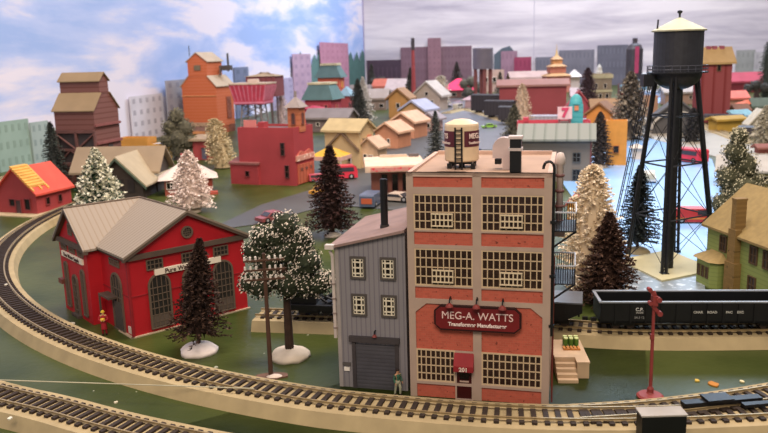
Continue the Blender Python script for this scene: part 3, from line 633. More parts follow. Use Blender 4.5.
# ================= WATER TOWER =================
def water_tower():
    a = Vector((3.385, 9.02, 0)); s = scl(a); t = thing('water_tower', 'tall black steel water tower with riveted tank and pale conical cap on four legs', 'tower', a, 0)
    K = mat('1b1c20', .45, 'noise', None, 14, .25); TK = mat('2e2f35', .5, 'noise', None, 16, .12)
    R = .268; zt = zat(678, 31, a.y); zb = zat(678, 73, a.y); zc = zat(678, 17, a.y); zd = zat(678, 90, a.y)
    b = MB().lathe((0, 0, 0), [(R, zb), (R, zt)], 36)
    b.lathe((0, 0, 0), [(R * math.sin(PI / 2 * i / 8) + .001, zb - (zb - zd) * math.cos(PI / 2 * i / 8)) for i in range(9)], 36); b.build('tank', TK, t)
    MB().lathe((0, 0, 0), [(R * 1.10, zt - .005), (R * 1.11, zt + .01), (.025, zc - .01), (.0, zc)], 36).build('tank_cap', mat('b9b79c', .5, 'noise', None, 5, .15), t)
    MB().tube((0, 0, zc - .02), (0, 0, zc + .045), .012).lathe((0, 0, zc + .035), [(.01, 0), (.028, .012), (.028, .03), (.01, .04)], 12).build('finial', K, t)
    MB().tube((-R * .95, -.02, zt), (-R * .92, -.02, zt + .13), .010).build('mast', K, t)
    # catwalk
    zw = zb - .0; w = MB().lathe((0, 0, zw), [(R, 0), (R * 1.24, 0), (R * 1.24, .015), (R, .015)], 36).build('catwalk', K, t)
    r = MB(); n = 24; rr = R * 1.22
    for z in (.045, .085):
        for i in range(n): r.tube((rr * math.cos(2 * PI * i / n), rr * math.sin(2 * PI * i / n), zw + z), (rr * math.cos(2 * PI * (i + 1) / n), rr * math.sin(2 * PI * (i + 1) / n), zw + z), .004, None, 5)
    for i in range(n): r.tube((rr * math.cos(2 * PI * i / n), rr * math.sin(2 * PI * i / n), zw), (rr * math.cos(2 * PI * i / n), rr * math.sin(2 * PI * i / n), zw + .088), .004, None, 5)
    r.build('railing', mat('4a4c56', .35), w)
    MB().box(-R * 1.5, -R * 1.05, -.08, .05, zw - .14, zw - .0).build('catwalk_bracket', K, t)
    feet = [P(x, y) - a + Vector((0, 0, .03)) for x, y in ((627, 263), (664, 276), (714, 266), (676, 253))]
    tops = [Vector((f.x, f.y, 0)).normalized() * R * .92 + Vector((0, 0, zb - .03)) for f in feet]
    for f, q in zip(feet, tops):
        l = MB(); d = (q - f); o = d.cross(Vector((f.x, f.y, 0))).normalized() * .024
        l.tube(f + o, q + o, .019, .019, 6).tube(f - o, q - o, .019, .019, 6)
        for i in range(26): z0_ = f.lerp(q, i / 26); z1_ = f.lerp(q, (i + 1) / 26); l.tube(z0_ + o * (1 if i % 2 else -1), z1_ - o * (1 if i % 2 else -1), .005, None, 4)
        lg = l.build('leg', K, t); MB().box(f.x - .045, f.x + .045, f.y - .045, f.y + .045, .015, .04).build('foot', K, lg)
    for fr_ in (.27, .55, .80):
        pts = [f.lerp(q, fr_) for f, q in zip(feet, tops)]; g = MB()
        for i in range(4): g.tube(pts[i], pts[(i + 1) % 4], .011, None, 6)
        g.build('girt', mat('33353c', .4), t)
    rod = MB(); fs = (.02, .27, .55, .80)
    for a0, a1 in zip(fs, fs[1:]):
        for i in range(4):
            j = (i + 1) % 4; rod.tube(feet[i].lerp(tops[i], a0), feet[j].lerp(tops[j], a1), .004, None, 5).tube(feet[j].lerp(tops[j], a0), feet[i].lerp(tops[i], a1), .004, None, 5)
    rod.build('tie_rods', K, t)
    MB().tube((0, 0, .02), (0, 0, zd + .05), .058, .058, 16).tube((0, 0, .02), (0, 0, .12), .06, .06, 16).build('riser_pipe', K, t)
    la = MB(); p0 = Vector((-.74, .05, .03)); p1 = Vector((-.36, -.05, zw))
    for o in (-.03, .03): la.tube(p0 + Vector((0, o, 0)), p1 + Vector((0, o, 0)), .006, None, 5).tube(p0 + Vector((.06, o, 0)), p1 + Vector((.06, o, 0)), .005, None, 5)
    for i in range(48): q = p0.lerp(p1, i / 48); la.tube(q + Vector((0, -.03, 0)), q + Vector((0, .03, 0)), .004, None, 4); 
    for i in range(0, 48, 4): q = p0.lerp(p1, i / 48); la.tube(q, q + Vector((.06, 0, 0)), .004, None, 4)
    la.build('ladder', K, t)
    # base plate
    pts = [P(619, 262), P(662, 283), P(716, 272), P(668, 252)]
    MB().prism([(p.x, p.y, 0.012) for p in pts], (0, 0, .022))
    o = MB().prism([(p.x, p.y, .012) for p in pts], (0, 0, .02)).build('concrete_slab', mat('c4bd96', .7, 'noise', None, 3, .06)); tag(o, 'pale yellow diamond shaped slab under the black water tower', 'base slab')
water_tower()

# ================= GREEN HOUSE on the right =================
def green_house():
    A = Vector((3.66, 8.60, 0)); B = Vector((3.84, 7.42, 0)); d = (B - A); W = d.length; ya = math.atan2(d.y, d.x); D = .95; h = .66; rise = .40
    t = thing('green_house', 'light green two storey house with tan shingle roof and outside chimney behind the gondola', 'house', A, ya)
    G = mat('8e9c58', .7, 'stripe', '808e50', 22.0, axis=2); RF = mat('8f7a4c', .8, 'noise', None, 14, .10)
    gable_walls(W, D, h, rise, 'x').build('wall', G, t); gable_roof(W, D, h, rise, 'x', .05, .025).build('roof', RF, t)
    TRM = mat('5a4630', .7, 'flat'); PG = mat('3a2c24', .3, 'flat')
    for u, z, w_, hh in ((.32, .40, .13, .18), (.86, .40, .13, .19), (.86, .08, .13, .19), (1.08, .40, .13, .19)):
        window(t, W, D, 'f', u, z, w_, hh, TRM, 2, 2, t=.015, bar=.010, pm=PG)
    c = MB(); x0, x1 = .50, .64
    c.box(x0 - .02, x1 + .02, -.08, 0, 0, .35).box(x0, x1 - .01, -.07, .0, .35, h + .05).box(x0 + .02, x1 - .04, -.06, .06, h, h + .36).box(x0 + .015, x1 - .035, -.065, .065, h + .36, h + .38); c.build('chimney', mat('8c7040', .8, 'brick', '7d6238', 10.0), t)
    b = MB(); b.prism([(.02, 0, 0), (.02, -.10, 0), (.08, -.16, 0), (.34, -.16, 0), (.40, -.10, 0), (.40, 0, 0)], (0, 0, .30)); bay = b.build('bay', G, t)
    MB().add([(-.02, 0, .30), (-.02, -.13, .30), (.06, -.20, .30), (.36, -.20, .30), (.44, -.13, .30), (.44, 0, .30), (.10, 0, .38), (.32, 0, .38)], [(0, 1, 6), (1, 2, 6), (2, 3, 7, 6), (3, 4, 7), (4, 5, 7), (5, 0, 6, 7), (5, 4, 3, 2, 1, 0)]).build('bay_roof', RF, bay)
    for u in (.13, .21, .29): window(t, W, D, 'f', u, .10, .055, .13, TRM, 1, 2, t=.01, bar=.007, pm=PG, off=.16)
    return t
green_house()

# ================= GONDOLA, FREIGHT CARS =================
def railcar(name, label, x0, L, ztop, kind, gap=0):
    # ride on the straight part of track TC
    pts = pc; import bisect
    def y_at(x):
        for a, b in zip(pts, pts[1:]):
            if a.x <= x <= b.x: return a.y + (b.y - a.y) * (x - a.x) / (b.x - a.x)
        return pts[-1].y
    xa, xb = x0, x0 + L; A = Vector((xa, y_at(xa), .134)); B = Vector((xb, y_at(xb), .134)); d = B - A; ya = math.atan2(d.y, d.x); L = d.length
    t = thing(name, label, 'freight car', A, ya); w = .34; zf = .075
    K = mat('101114', .5, 'noise', None, 6, .2)
    if kind == 'gondola':
        b = MB().box(0, L, -w / 2, w / 2, zf, zf + .02); 
        b.box(0, L, -w / 2, -w / 2 + .012, zf, ztop).box(0, L, w / 2 - .012, w / 2, zf, ztop).box(0, .012, -w / 2, w / 2, zf, ztop).box(L - .012, L, -w / 2, w / 2, zf, ztop)
        n = 13
        for i in range(n + 1): x = i * L / n; b.box(max(0, x - .006), min(L, x + .006), -w / 2 - .01, -w / 2, zf, ztop)
        b.build('body', K, t)
        e = .012; MB().box(-e, L + e, -w / 2 - e, -w / 2 + .014, ztop, ztop + .012).box(-e, L + e, w / 2 - .014, w / 2 + e, ztop, ztop + .012).box(-e, .014, -w / 2, w / 2, ztop, ztop + .012).box(L - .014, L + e, -w / 2, w / 2, ztop, ztop + .012).build('top_rail', mat('8d9299', .4), t)
        yy = -w / 2 - .012
        text(t, 'C.P.', .042, (.34, yy, ztop - .06), 'd8d8d4', bold=.0006); text(t, '345678', .022, (.34, yy, ztop - .09), 'b8b8b4'); text(t, '54-3 12', .028, (.34, yy, ztop - .135), '9a9a98')
        for x, s_ in ((.845, 'CHAR'), (.965, 'ROAD'), (1.11, 'PAC'), (1.205, 'EXC')): text(t, s_, .030, (x, yy, ztop - .085), 'b9b9b2', bold=.0008)
        text(t, '3850', .022, (L - .12, yy, ztop - .06), 'a8a8a2'); text(t, '0', .03, (L - .12, yy, ztop - .13), 'a8a8a2')
    else:
        b = MB()
        if kind == 'hopper':
            b.prism([(0, -w / 2, zf + .08), (.16, -w / 2, zf), (L - .16, -w / 2, zf), (L, -w / 2, zf + .08), (L, -w / 2, ztop), (0, -w / 2, ztop)], (0, w, 0))
            for i in range(9): x = .03 + i * (L - .06) / 8; b.box(x - .008, x + .008, -w / 2 - .012, -w / 2, zf + .05, ztop)
        else:
            b.box(0, L, -w / 2, w / 2, zf, zf + .05).box(.0, L * .45, -w * .4, w * .4, zf + .05, ztop); b.tube((L * .5, 0, zf + .05), (L * .95, 0, ztop + .05), .02).tube((L * .62, -.08, zf + .05), (L * .3, -.08, ztop + .02), .012)
            b.tube((L * .55, -.1, zf + .03), (L * .98, -.1, ztop - .03), .012).tube((L * .98, -.1, zf + .03), (L * .55, -.1, ztop - .03), .012)
        b.build('body', K, t)
        if kind == 'hopper': MB().box(0, L, -w / 2 - .014, w / 2 + .014, ztop, ztop + .014).build('top_rail', mat('54585e', .4), t)
    for cx in (.22, L - .22) if L > .6 else (L * .3, L * .7):
        k = MB().box(cx - .10, cx + .10, -.11, -.095, .03, .065).box(cx - .10, cx + .10, .095, .11, .03, .065).box(cx - .03, cx + .03, -.1, .1, .04, zf).build('truck_frame', K, t)
        for wx in (-.065, .065):
            m = MB()
            for sy in (-1, 1): m.tube((cx + wx, sy * .075, .04), (cx + wx, sy * .10, .04), .04, .04, 16)
            m.tube((cx + wx, -.08, .04), (cx + wx, .08, .04), .008, None, 6); m.build('wheelset', mat('3a2e28', .5), k)
    for u in (-.05, L): MB().box(u, u + .05, -.015, .015, .04, .07).build('coupler', K, t)
    return t
railcar('gondola_car', 'long open black gondola wagon with white C.P. lettering behind the signal post', 1.92, 1.72, .265, 'gondola')
railcar('hopper_car', 'black hopper wagon half hidden behind the brick factory and the loading dock', .76, 1.04, .24, 'hopper')
railcar('crane_car', 'black work wagon standing behind the snowy leafy tree, left of the grey annex', -.92, .58, .24, 'crane')

# ================= LOADING DOCK =================
def dock():
    p = FT.matrix_basis @ Vector((1.10, .52, 0)); t = thing('loading_dock', 'cream loading dock with five steps beside the right wall of the brick factory', 'dock', p, YAW * .35)
    m = mat('b89e80', .75, 'noise', None, 6, .08)
    MB().box(0, .255, .10, .50, 0, .13).box(.165, .26, .0, .10, 0, .13).build('platform', m, t)
    MB().box(-.005, .265, .10, .505, .13, .142).box(.16, .265, -.005, .10, .13, .142).build('deck', mat('c6ab8c', .75), t)
    st = MB()
    for i in range(4): st.box(0, .16, -.10 + i * .05, .10, i * .026, (i + 1) * .026)
    st.build('steps', m, t)
    for i in range(6):
        if i: o = brl.copy(); C.objects.link(o)
        else:
            brl = MB().lathe((0, 0, 0), [(.017, 0), (.019, .01), (.019, .06), (.017, .07)], 12).lathe((0, 0, .07), [(.019, 0), (.019, .008)], 12, 1).build('green_bottle', [mat('4f7a2c', .35), mat('c9d48a', .5)]); o = brl
        o.location = t.matrix_basis @ Vector((.12 + .045 * (i % 3), .34 + .05 * (i // 3), .142)); o.location.z += 0
        tag(o, 'small green drum on the loading dock, %s one of its %s row' % (('left', 'middle', 'right')[i % 3], ('front', 'back')[i // 3]), 'drum', 'green drums on the loading dock')
    k = thing('orange_pallet', 'small orange tan pallet lying in front of the green drums on the dock', 'pallet', t.matrix_basis @ Vector((.09, .25, .142)), YAW * .35)
    sl = MB(); 
    for i in range(5): sl.box(i * .030, i * .030 + .018, -.0, .06, .010, .018)
    sl.build('slats', mat('c98a4a', .7), k); MB().box(0, .14, .0, .010, 0, .010).box(0, .14, .05, .06, 0, .010).build('bearers', mat('b87838', .7), k)
dock()

# ================= SIGNAL, TELEGRAPH POLE, CONTROL BOX, CORD =================
def signal():
    p = P(650, 397); t = thing('crossing_signal', 'red brown signal post with slanted arms standing in front of the gondola', 'signal', p, 0); R_ = mat('8a3a38', .5, 'noise', None, 9, .12)
    MB().lathe((0, 0, 0), [(.098, 0), (.10, .012), (.085, .024), (.03, .034), (.02, .05)], 28).build('base', R_, t)
    zt = zat(651, 290, p.y)
    MB().tube((0, 0, .03), (0, 0, zt * .96), .014, .011, 12).lathe((0, 0, .04), [(.024, 0), (.024, .03), (.014, .05)], 14).build('pole', R_, t)
    for z, a, dx in ((zt * .965, -.85, -.01), (zt * .84, -.85, .0)):
        d = Vector((math.cos(a), 0, math.sin(a))); c = Vector((dx, -.02, z)); n = Vector((-d.z, 0, d.x)) * .013
        MB().prism([c - d * .055 - n, c + d * .055 - n, c + d * .055 + n, c - d * .055 + n], (0, .012, 0)).tube(c + d * .055 + Vector((0, -.02, 0)), c + d * .055 + Vector((0, .02, 0)), .020, .020, 12).tube(c - d * .055 + Vector((0, -.02, 0)), c - d * .055 + Vector((0, .02, 0)), .016, .016, 12).build('signal_arm', R_, t)
    MB().box(-.02, .02, -.03, .02, zt * .86, zt * .95).build('lamp_box', R_, t); MB().lathe((0, 0, zt * .95), [(.018, 0), (.012, .02), (.004, .035)], 10).build('cap', R_, t)
    MB().box(-.022, .006, -.022, .0, zt * .55, zt * .60).build('junction_box', R_, t)
signal()
def telegraph():
    p = P(271, 377); t = thing('telegraph_pole', 'slim brown telegraph pole with three crossarms in front of the snowy leafy tree', 'telegraph pole', p, math.radians(4)); B = mat('4f3628', .8)
    zt = zat(270, 253, p.y)
    MB().tube((0, 0, .0), (0, 0, zt), .020, .014, 10).build('pole', B, t)
    for i, z in enumerate((zat(270, 260, p.y), zat(270, 269.5, p.y), zat(270, 279, p.y))):
        ar = MB().prism([(-.165, -.026, z - .008), (.165, -.026, z + .001), (.165, -.026, z + .017), (-.165, -.026, z + .008)], (0, .016, 0)).build('crossarm', B, t)
        for x in (-.155, -.11, -.065, .045, .09, .135):
            o = MB().lathe((0, 0, 0), [(.005, 0), (.010, .004), (.009, .028), (.003, .034)], 8).build('insulator', mat('d9cfc4', .4, 'flat'), ar); o.location = (x, -.018, z + .008 + .016 * 0 + x * .027)
    b = MB(); n = 16; random.seed(5)
    b.prism([(.14 * math.cos(2 * PI * i / n) * random.uniform(.85, 1.1), .07 * math.sin(2 * PI * i / n) * random.uniform(.85, 1.1), .0) for i in range(n)], (0, 0, .014)); b.build('base', mat('6b4f40', .8), t)
    MB().lathe((.03, -.02, .012), [(.07, 0), (.05, .012), (.015, .02)], 12, 0, 1, .6).build('snow_patch', mat('cbbcae', .8), t)
telegraph()
k = thing('control_box', 'black box with light grey lid standing over the tracks at the bottom edge', 'control box', (1.755, 4.66, 0), 0)
MB().box(-.142, .142, -.05, .06, 0, .30).build('case', mat('0d0d0e', .5), k); MB().box(-.148, .148, -.055, .075, .30, .31).build('lid', mat('a39c92', .55), k)
a = P(-60, 378, .14); b = P(254, 388.5, .142); tag(MB().tube(a, b, .0045, None, 6).build('stretched_cord', mat('b3ae94', .6)), 'thin pale cord stretched from the left edge onto the rails', 'cord')

# ================= PEOPLE =================
def person(label, px, py, face, hgt, shirt, trou, skin, hat=None, pose=0, coat=False):
    p = P(px, py); t = thing('person', label, 'person', p, math.radians(face)); k = hgt / 1.75
    J = {}; E = []
    def j(n, x, y, z, r, par=None):
        J[n] = len(J); V.append((x * k, y * k, z * k)); Rr.append(r * k)
        if par is not None: E.append((J[par], J[n]))
    V = []; Rr = []
    j('pelvis', 0, 0, .95, .13); j('waist', 0, 0, 1.10, .12, 'pelvis'); j('chest', 0, -.01, 1.30, .15, 'waist'); j('neck', 0, 0, 1.47, .06, 'chest'); j('head0', 0, -.01, 1.56, .085, 'neck'); j('head', 0, -.01, 1.66, .10, 'head0'); j('top', 0, 0, 1.73, .07, 'head')
    j('nose', 0, -.115, 1.62, .018, 'head0')
    for s, n in ((-1, 'l'), (1, 'r')):
        st = .12 if pose else .0
        j('hip' + n, s * .09, 0, .88, .095, 'pelvis'); j('knee' + n, s * .11, -st * s * .8 - .02, .50, .065, 'hip' + n); j('ank' + n, s * .12, -st * s + .03, .09, .045, 'knee' + n); j('toe' + n, s * .13, -st * s - .14, .04, .04, 'ank' + n)
        j('sh' + n, s * .19, 0, 1.40, .065, 'chest')
        el = (s * .27, .03, 1.12) if pose else (s * .30, -.06, 1.15); ha = (s * .27, -.10, .90) if pose else (s * .14, -.26, 1.12)
        j('el' + n, *el, .048, 'sh' + n); j('wr' + n, *ha, .032, 'el' + n)
        d = (Vector(ha) - Vector(el)).normalized(); sd = Vector((-s, 0, 0)).cross(d).normalized() * .022; q = Vector(ha) + d * .07; j('palm' + n, *q, .036, 'wr' + n)
        for f in range(4):
            b = q + sd * (f - 1.5) + d * .03; e_ = b + d * (.06 + .012 * (1 - abs(f - 1.5))) + Vector((0, -.015, 0)); j('f%s%d' % (n, f), *b, .010, 'palm' + n); j('g%s%d' % (n, f), *e_, .008, 'f%s%d' % (n, f))
        b = Vector(ha) + d * .04 + Vector((-s * .04, -.02, 0)); j('th' + n, *b, .011, 'wr' + n); j('ti' + n, *(b + d * .04), .009, 'th' + n)
    me = bpy.data.meshes.new('body'); me.from_pydata(V, E, []); o = bpy.data.objects.new('body', me); C.objects.link(o); o.parent = t
    me.materials.append(mat(skin, .6, 'flat')); md = o.modifiers.new('skin', 'SKIN'); md.use_smooth_shade = True; sv = me.skin_vertices[0].data
    for i, r in enumerate(Rr): sv[i].radius = (r, r)
    sv[0].use_root = True; o.modifiers.new('sub', 'SUBSURF').levels = 1; o.modifiers['sub'].render_levels = 1
    def seg(mb, chain, ex):
        for a, b in zip(chain, chain[1:]): mb.tube(V[J[a]], V[J[b]], (Rr[J[a]] + ex * k), (Rr[J[b]] + ex * k), 10)
    c = MB(); seg(c, ['pelvis', 'waist', 'chest'], .02); c.lathe((0, 0, 1.30 * k), [(.17 * k, 0), (.16 * k, .08 * k), (.07 * k, .15 * k)], 12, 0, 1.1, .8)
    for n in 'lr': seg(c, ['sh' + n, 'el' + n, 'wr' + n], .014)
    if coat: c.lathe((0, 0, 0), [(.21 * k, .45 * k), (.19 * k, .7 * k), (.15 * k, 1.05 * k)], 14)
    c.build('jacket', mat(shirt, .7, 'flat'), t)
    c = MB()
    for n in 'lr': seg(c, ['hip' + n, 'knee' + n, 'ank' + n], .016)
    c.lathe((0, 0, .82 * k), [(.15 * k, 0), (.17 * k, .1 * k), (.15 * k, .2 * k)], 12); c.build('trousers', mat(trou, .7, 'flat'), t)
    for n in 'lr': MB().tube(V[J['ank' + n]], V[J['toe' + n]], .055 * k, .05 * k, 8).build('shoe', mat('2a1c18', .6, 'flat'), t)
    if hat: MB().lathe((0, 0, 1.66 * k), [(.15 * k, .0), (.14 * k, .012 * k), (.112 * k, .02 * k), (.105 * k, .08 * k), (.05 * k, .12 * k)], 14, 0, 1, 1.1).build('hat', mat(hat, .6, 'flat'), t)
    else: MB().lathe((0, .012 * k, 1.63 * k), [(.10 * k, 0), (.115 * k, .05 * k), (.09 * k, .11 * k), (.03 * k, .14 * k)], 14).build('hair', mat('2a1d16', .8, 'flat'), t)
    for s in (-1, 1): MB().lathe((s * .035 * k, -.105 * k, 1.645 * k), [(.010 * k, 0), (.012 * k, .008 * k), (.004 * k, .014 * k)], 6).build('eye', mat('1a1412', .3, 'flat'), t)
    return t
person('person in a long red coat and yellow helmet holding something yellow beside the pump house', 105, 335, 10, .25, 'a31f2a', '8a1a24', 'c79a6a', 'd9b830', 0, True)
person('person in green jacket and pale trousers walking past the grey annex roller door', 398, 395, 35, .215, '35604a', 'a8a88e', 'b98a68', None, 1)
# yellow bundle held by the fire fighter
p = P(105, 334); tag(MB().lathe((p.x + .010, p.y - .050, .150), [(.010, 0), (.022, .008), (.024, .024), (.010, .032)], 12).build('yellow_bundle', mat('d8b23a', .6)), 'small yellow bundle held by the person in the red coat', 'bundle')
# scraps of paper and leaves on the board
for i, (x, y, w, col, lab) in enumerate([(72, 324, 5, 'dcd5be', 'torn white paper scrap lying on the board beside the pump house corner'), (10, 419, 4, 'd9d3bf', 'white crumb lying between the rails in the bottom left corner'),
        (713, 384.5, 8, 'b5772e', 'orange leaf scrap lying on the green board right of the signal post'), (697, 381, 4, 'c9a94a', 'yellow leaf scrap lying near the orange one right of the signal post'),
        (742, 382, 3.5, 'd6cba0', 'pale crumb on the green board under the right end of the gondola'), (116, 403, 3, 'd0c8ae', 'small pale crumb on the green board between the two tracks'),
        (216, 368, 3.5, 'a8a890', 'grey crumb on the board below the brown fir beside the pump house'), (6, 285, 2.5, 'd8d2c0', 'tiny white crumb on the dark ballast at the left edge')]):
    z = .118 if i in (1, 7) else 0; p = P(x, y, z); s = scl(p) * .7; random.seed(i); n = 9
    tag(MB().prism([(p.x + w * s * math.cos(2 * PI * j / n) * random.uniform(.6, 1), p.y + w * 1.3 * s * math.sin(2 * PI * j / n) * random.uniform(.6, 1), z) for j in range(n)], (0, 0, .010)).build('scrap', mat(col, .8, 'flat')), lab, 'scrap')

# ================= NEAR TREES =================
leafy('snowy_leafy_tree', 'large leafy tree dusted with snow on a white mound behind the telegraph pole', 290, 357, [(285, 226, 16), (276, 238, 15), (262, 238, 14), (255, 252, 14), (300, 246, 15), (303, 236, 9), (268, 262, 16), (308, 262, 16), (250, 282, 12), (262, 286, 14), (288, 284, 16), (318, 284, 14), (326, 280, 9), (305, 284, 14), (286, 252, 15), (268, 276, 13), (300, 270, 13)], '2c3320', 'e8dccc', .46, 1.75, 330, 20)
conifer('brown_fir', 'brown bristly fir on a white mound in front of the red pump house', 199, 352, 239, 24, '34221a', '5a4032', .2, 360, 'f4e8e2', 19, lean=9, trunk=.10, dens=15, shape=.85, wid=.9, droop=.15)
conifer('rusty_fir', 'rusty brown fir in front of the creamy white bottle brush tree', 607, 305, 213, 28, '3a251c', '5c4232', .3, 320, dens=15, shape=.75, wid=.9, trunk=.02)
conifer('white_bottle_brush_tree', 'tall creamy white bottle brush tree right of the factory fire escape', 590, 292, 166, 27, 'd6c2a4', 'f4e6cc', .6, 420, dens=15, shape=.5, wid=1.1, core=.75, trunk=.0, lift=.3)
conifer('black_fir', 'black fir on a tan round base beside the left leg of the water tower', 637, 253, 166, 19, '1a2022', '2e3836', .3, 280, 'b3a27e', 13, dens=12, shape=.75, wid=.9, trunk=.06)
conifer('brown_fir_with_white_base', 'dark brown fir between the red bus and the grey annex roof', 333, 236, 146, 24, '33201c', '523430', .2, 300, 'd8cdbf', 9, dens=13, shape=.85, wid=.8, trunk=.04)
leafy('snow_flecked_evergreen', 'broad evergreen flecked with snow behind the roof of the green house', 742, 236, [(738, 136, 9), (736, 152, 14), (744, 166, 16), (730, 178, 15), (752, 186, 18), (736, 196, 18), (760, 204, 14), (722, 204, 13), (745, 214, 20), (740, 190, 20)], '4a4a34', 'c8c0a0', .45, 1.4, 480)
conifer('snowy_green_tree', 'green cone tree with snow tipped branches behind the pump house roof', 101, 214, 149, 23, '24402a', 'f2eed8', .7, 300, dens=14, shape=.75, wid=1.2, trunk=.0)
conifer('pink_white_tree', 'pinkish white bottle brush tree on a white base left of the red fire station', 192, 212, 151, 18, 'd0bcb0', 'f4e6dc', .6, 340, 'd6c6ae', 10, dens=14, shape=.6, wid=1.2, trunk=.0, lift=.1, core=.7)

# ================= GRAIN ELEVATORS =================
HAZE[0] = .12
def elevator(label, px, py, W, h, D, yaw, ax, rise, cup, wc, rc, col_r=None, cat='mill'):
    p = P(px, py); s = scl(p); W *= s; h *= s; D *= s; rise *= s; ya = math.radians(yaw)
    loc = p - Matrix.Rotation(ya, 3, 'Z') @ Vector((W, 0, 0)); t = thing('grain_elevator', label, cat, loc, ya)
    a, b = (W, D) if ax == 'y' else (D, W)
    m = (lambda u, v, z: (u, v, z)) if ax == 'y' else (lambda u, v, z: (v, u, z))
    wm = mat(wc, .75, 'stripe', col_r, 9.0, axis=2); rm = mat(rc, .8, 'noise', None, 2.0, .08)
    def pr(mb, poly, v0, v1): mb.prism([m(u, v0, z) for u, z in poly], Vector(m(0, v1 - v0, 0)))
    c0, c1, d0, d1, hc, rcz = cup; cx0, cx1 = a * c0, a * c1; zs = h + rise     # shoulder height where the cupola starts
    mb = MB(); pr(mb, [(0, 0), (a, 0), (a, h), (cx1, zs), (cx0, zs), (0, h)], 0, b); mb.build('wall', wm, t)
    ov = .04 * a; th = .02 * a; k = rise / cx0
    r = MB(); pr(r, [(-ov, h - ov * k), (cx0, zs), (cx0, zs + th), (-ov, h - ov * k + th)], -ov, b + ov); pr(r, [(a + ov, h - ov * k), (cx1, zs), (cx1, zs + th), (a + ov, h - ov * k + th)], -ov, b + ov)
    r.build('roof', rm, t)
    z1 = zs + hc * s; zr = z1 + rcz * s; cm = (cx0 + cx1) / 2; q = MB(); pr(q, [(cx0, zs - .02), (cx1, zs - .02), (cx1, z1), (cm, zr), (cx0, z1)], b * d0, b * d1); cp = q.build('cupola', wm, t)
    r = MB(); kk = (zr - z1) / (cm - cx0)
    for sg, xe in ((-1, cx0), (1, cx1)): pr(r, [(xe + sg * ov, z1 - ov * kk), (cm, zr), (cm, zr + th), (xe + sg * ov, z1 - ov * kk + th)], b * d0 - ov, b * d1 + ov)
    r.build('cupola_roof', rm, cp)
    return t, W, h, D, s, zs
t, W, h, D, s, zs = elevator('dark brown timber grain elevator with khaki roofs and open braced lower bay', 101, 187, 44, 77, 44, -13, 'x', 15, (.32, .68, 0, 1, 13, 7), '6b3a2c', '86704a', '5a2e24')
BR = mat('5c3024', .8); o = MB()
MB().box(W * .06, W * .94, -.01, .0, h * .32, h * .70).build('bay_shade_panel', mat('1c1210', .9, 'flat'), t)  # dark panel on the wall, coloured as the shaded inside of the bay
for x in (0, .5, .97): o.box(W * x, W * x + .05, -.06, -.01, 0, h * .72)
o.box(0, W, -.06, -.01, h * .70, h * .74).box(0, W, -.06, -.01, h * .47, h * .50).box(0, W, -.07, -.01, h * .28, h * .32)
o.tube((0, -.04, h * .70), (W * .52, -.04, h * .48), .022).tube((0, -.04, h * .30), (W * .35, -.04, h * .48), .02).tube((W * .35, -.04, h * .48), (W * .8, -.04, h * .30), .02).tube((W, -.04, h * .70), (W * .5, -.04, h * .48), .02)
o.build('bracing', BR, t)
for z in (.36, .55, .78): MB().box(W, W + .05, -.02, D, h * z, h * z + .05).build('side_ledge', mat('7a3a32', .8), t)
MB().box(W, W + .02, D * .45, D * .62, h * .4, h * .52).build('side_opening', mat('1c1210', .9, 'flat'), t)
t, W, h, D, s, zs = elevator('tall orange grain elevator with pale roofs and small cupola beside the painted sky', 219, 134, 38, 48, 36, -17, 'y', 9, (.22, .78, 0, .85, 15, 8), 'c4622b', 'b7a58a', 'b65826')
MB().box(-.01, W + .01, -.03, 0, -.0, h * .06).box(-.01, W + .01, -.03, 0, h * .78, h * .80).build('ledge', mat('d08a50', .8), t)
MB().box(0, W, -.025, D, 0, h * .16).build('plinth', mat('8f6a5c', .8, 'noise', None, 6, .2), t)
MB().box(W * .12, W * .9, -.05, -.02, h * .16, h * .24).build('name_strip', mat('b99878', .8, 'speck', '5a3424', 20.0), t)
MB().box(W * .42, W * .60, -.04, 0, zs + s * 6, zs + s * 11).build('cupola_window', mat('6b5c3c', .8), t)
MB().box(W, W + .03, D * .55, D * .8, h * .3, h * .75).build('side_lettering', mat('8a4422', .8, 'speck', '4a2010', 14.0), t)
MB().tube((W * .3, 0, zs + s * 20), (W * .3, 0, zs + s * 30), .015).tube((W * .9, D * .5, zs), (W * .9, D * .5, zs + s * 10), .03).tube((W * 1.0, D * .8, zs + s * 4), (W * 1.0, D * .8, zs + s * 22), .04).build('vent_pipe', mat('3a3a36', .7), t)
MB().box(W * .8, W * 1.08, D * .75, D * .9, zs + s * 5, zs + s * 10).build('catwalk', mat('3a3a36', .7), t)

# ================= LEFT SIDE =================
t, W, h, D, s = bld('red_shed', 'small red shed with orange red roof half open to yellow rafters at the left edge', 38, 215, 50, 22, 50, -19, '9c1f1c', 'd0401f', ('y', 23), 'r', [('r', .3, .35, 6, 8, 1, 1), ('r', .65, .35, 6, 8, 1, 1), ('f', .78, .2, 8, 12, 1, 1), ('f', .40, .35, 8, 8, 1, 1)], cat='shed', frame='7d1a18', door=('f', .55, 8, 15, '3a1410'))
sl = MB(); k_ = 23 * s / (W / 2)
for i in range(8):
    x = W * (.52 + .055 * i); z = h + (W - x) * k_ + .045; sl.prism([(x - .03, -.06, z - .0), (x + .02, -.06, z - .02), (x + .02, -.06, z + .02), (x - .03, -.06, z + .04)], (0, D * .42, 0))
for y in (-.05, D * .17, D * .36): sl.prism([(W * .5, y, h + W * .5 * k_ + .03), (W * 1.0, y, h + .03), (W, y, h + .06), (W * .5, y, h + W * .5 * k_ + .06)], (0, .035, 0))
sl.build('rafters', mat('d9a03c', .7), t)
MB().box(-.1, W + .1, -.25, D + .1, 0, .02).build('base_board', mat('b9a57c', .8), t)
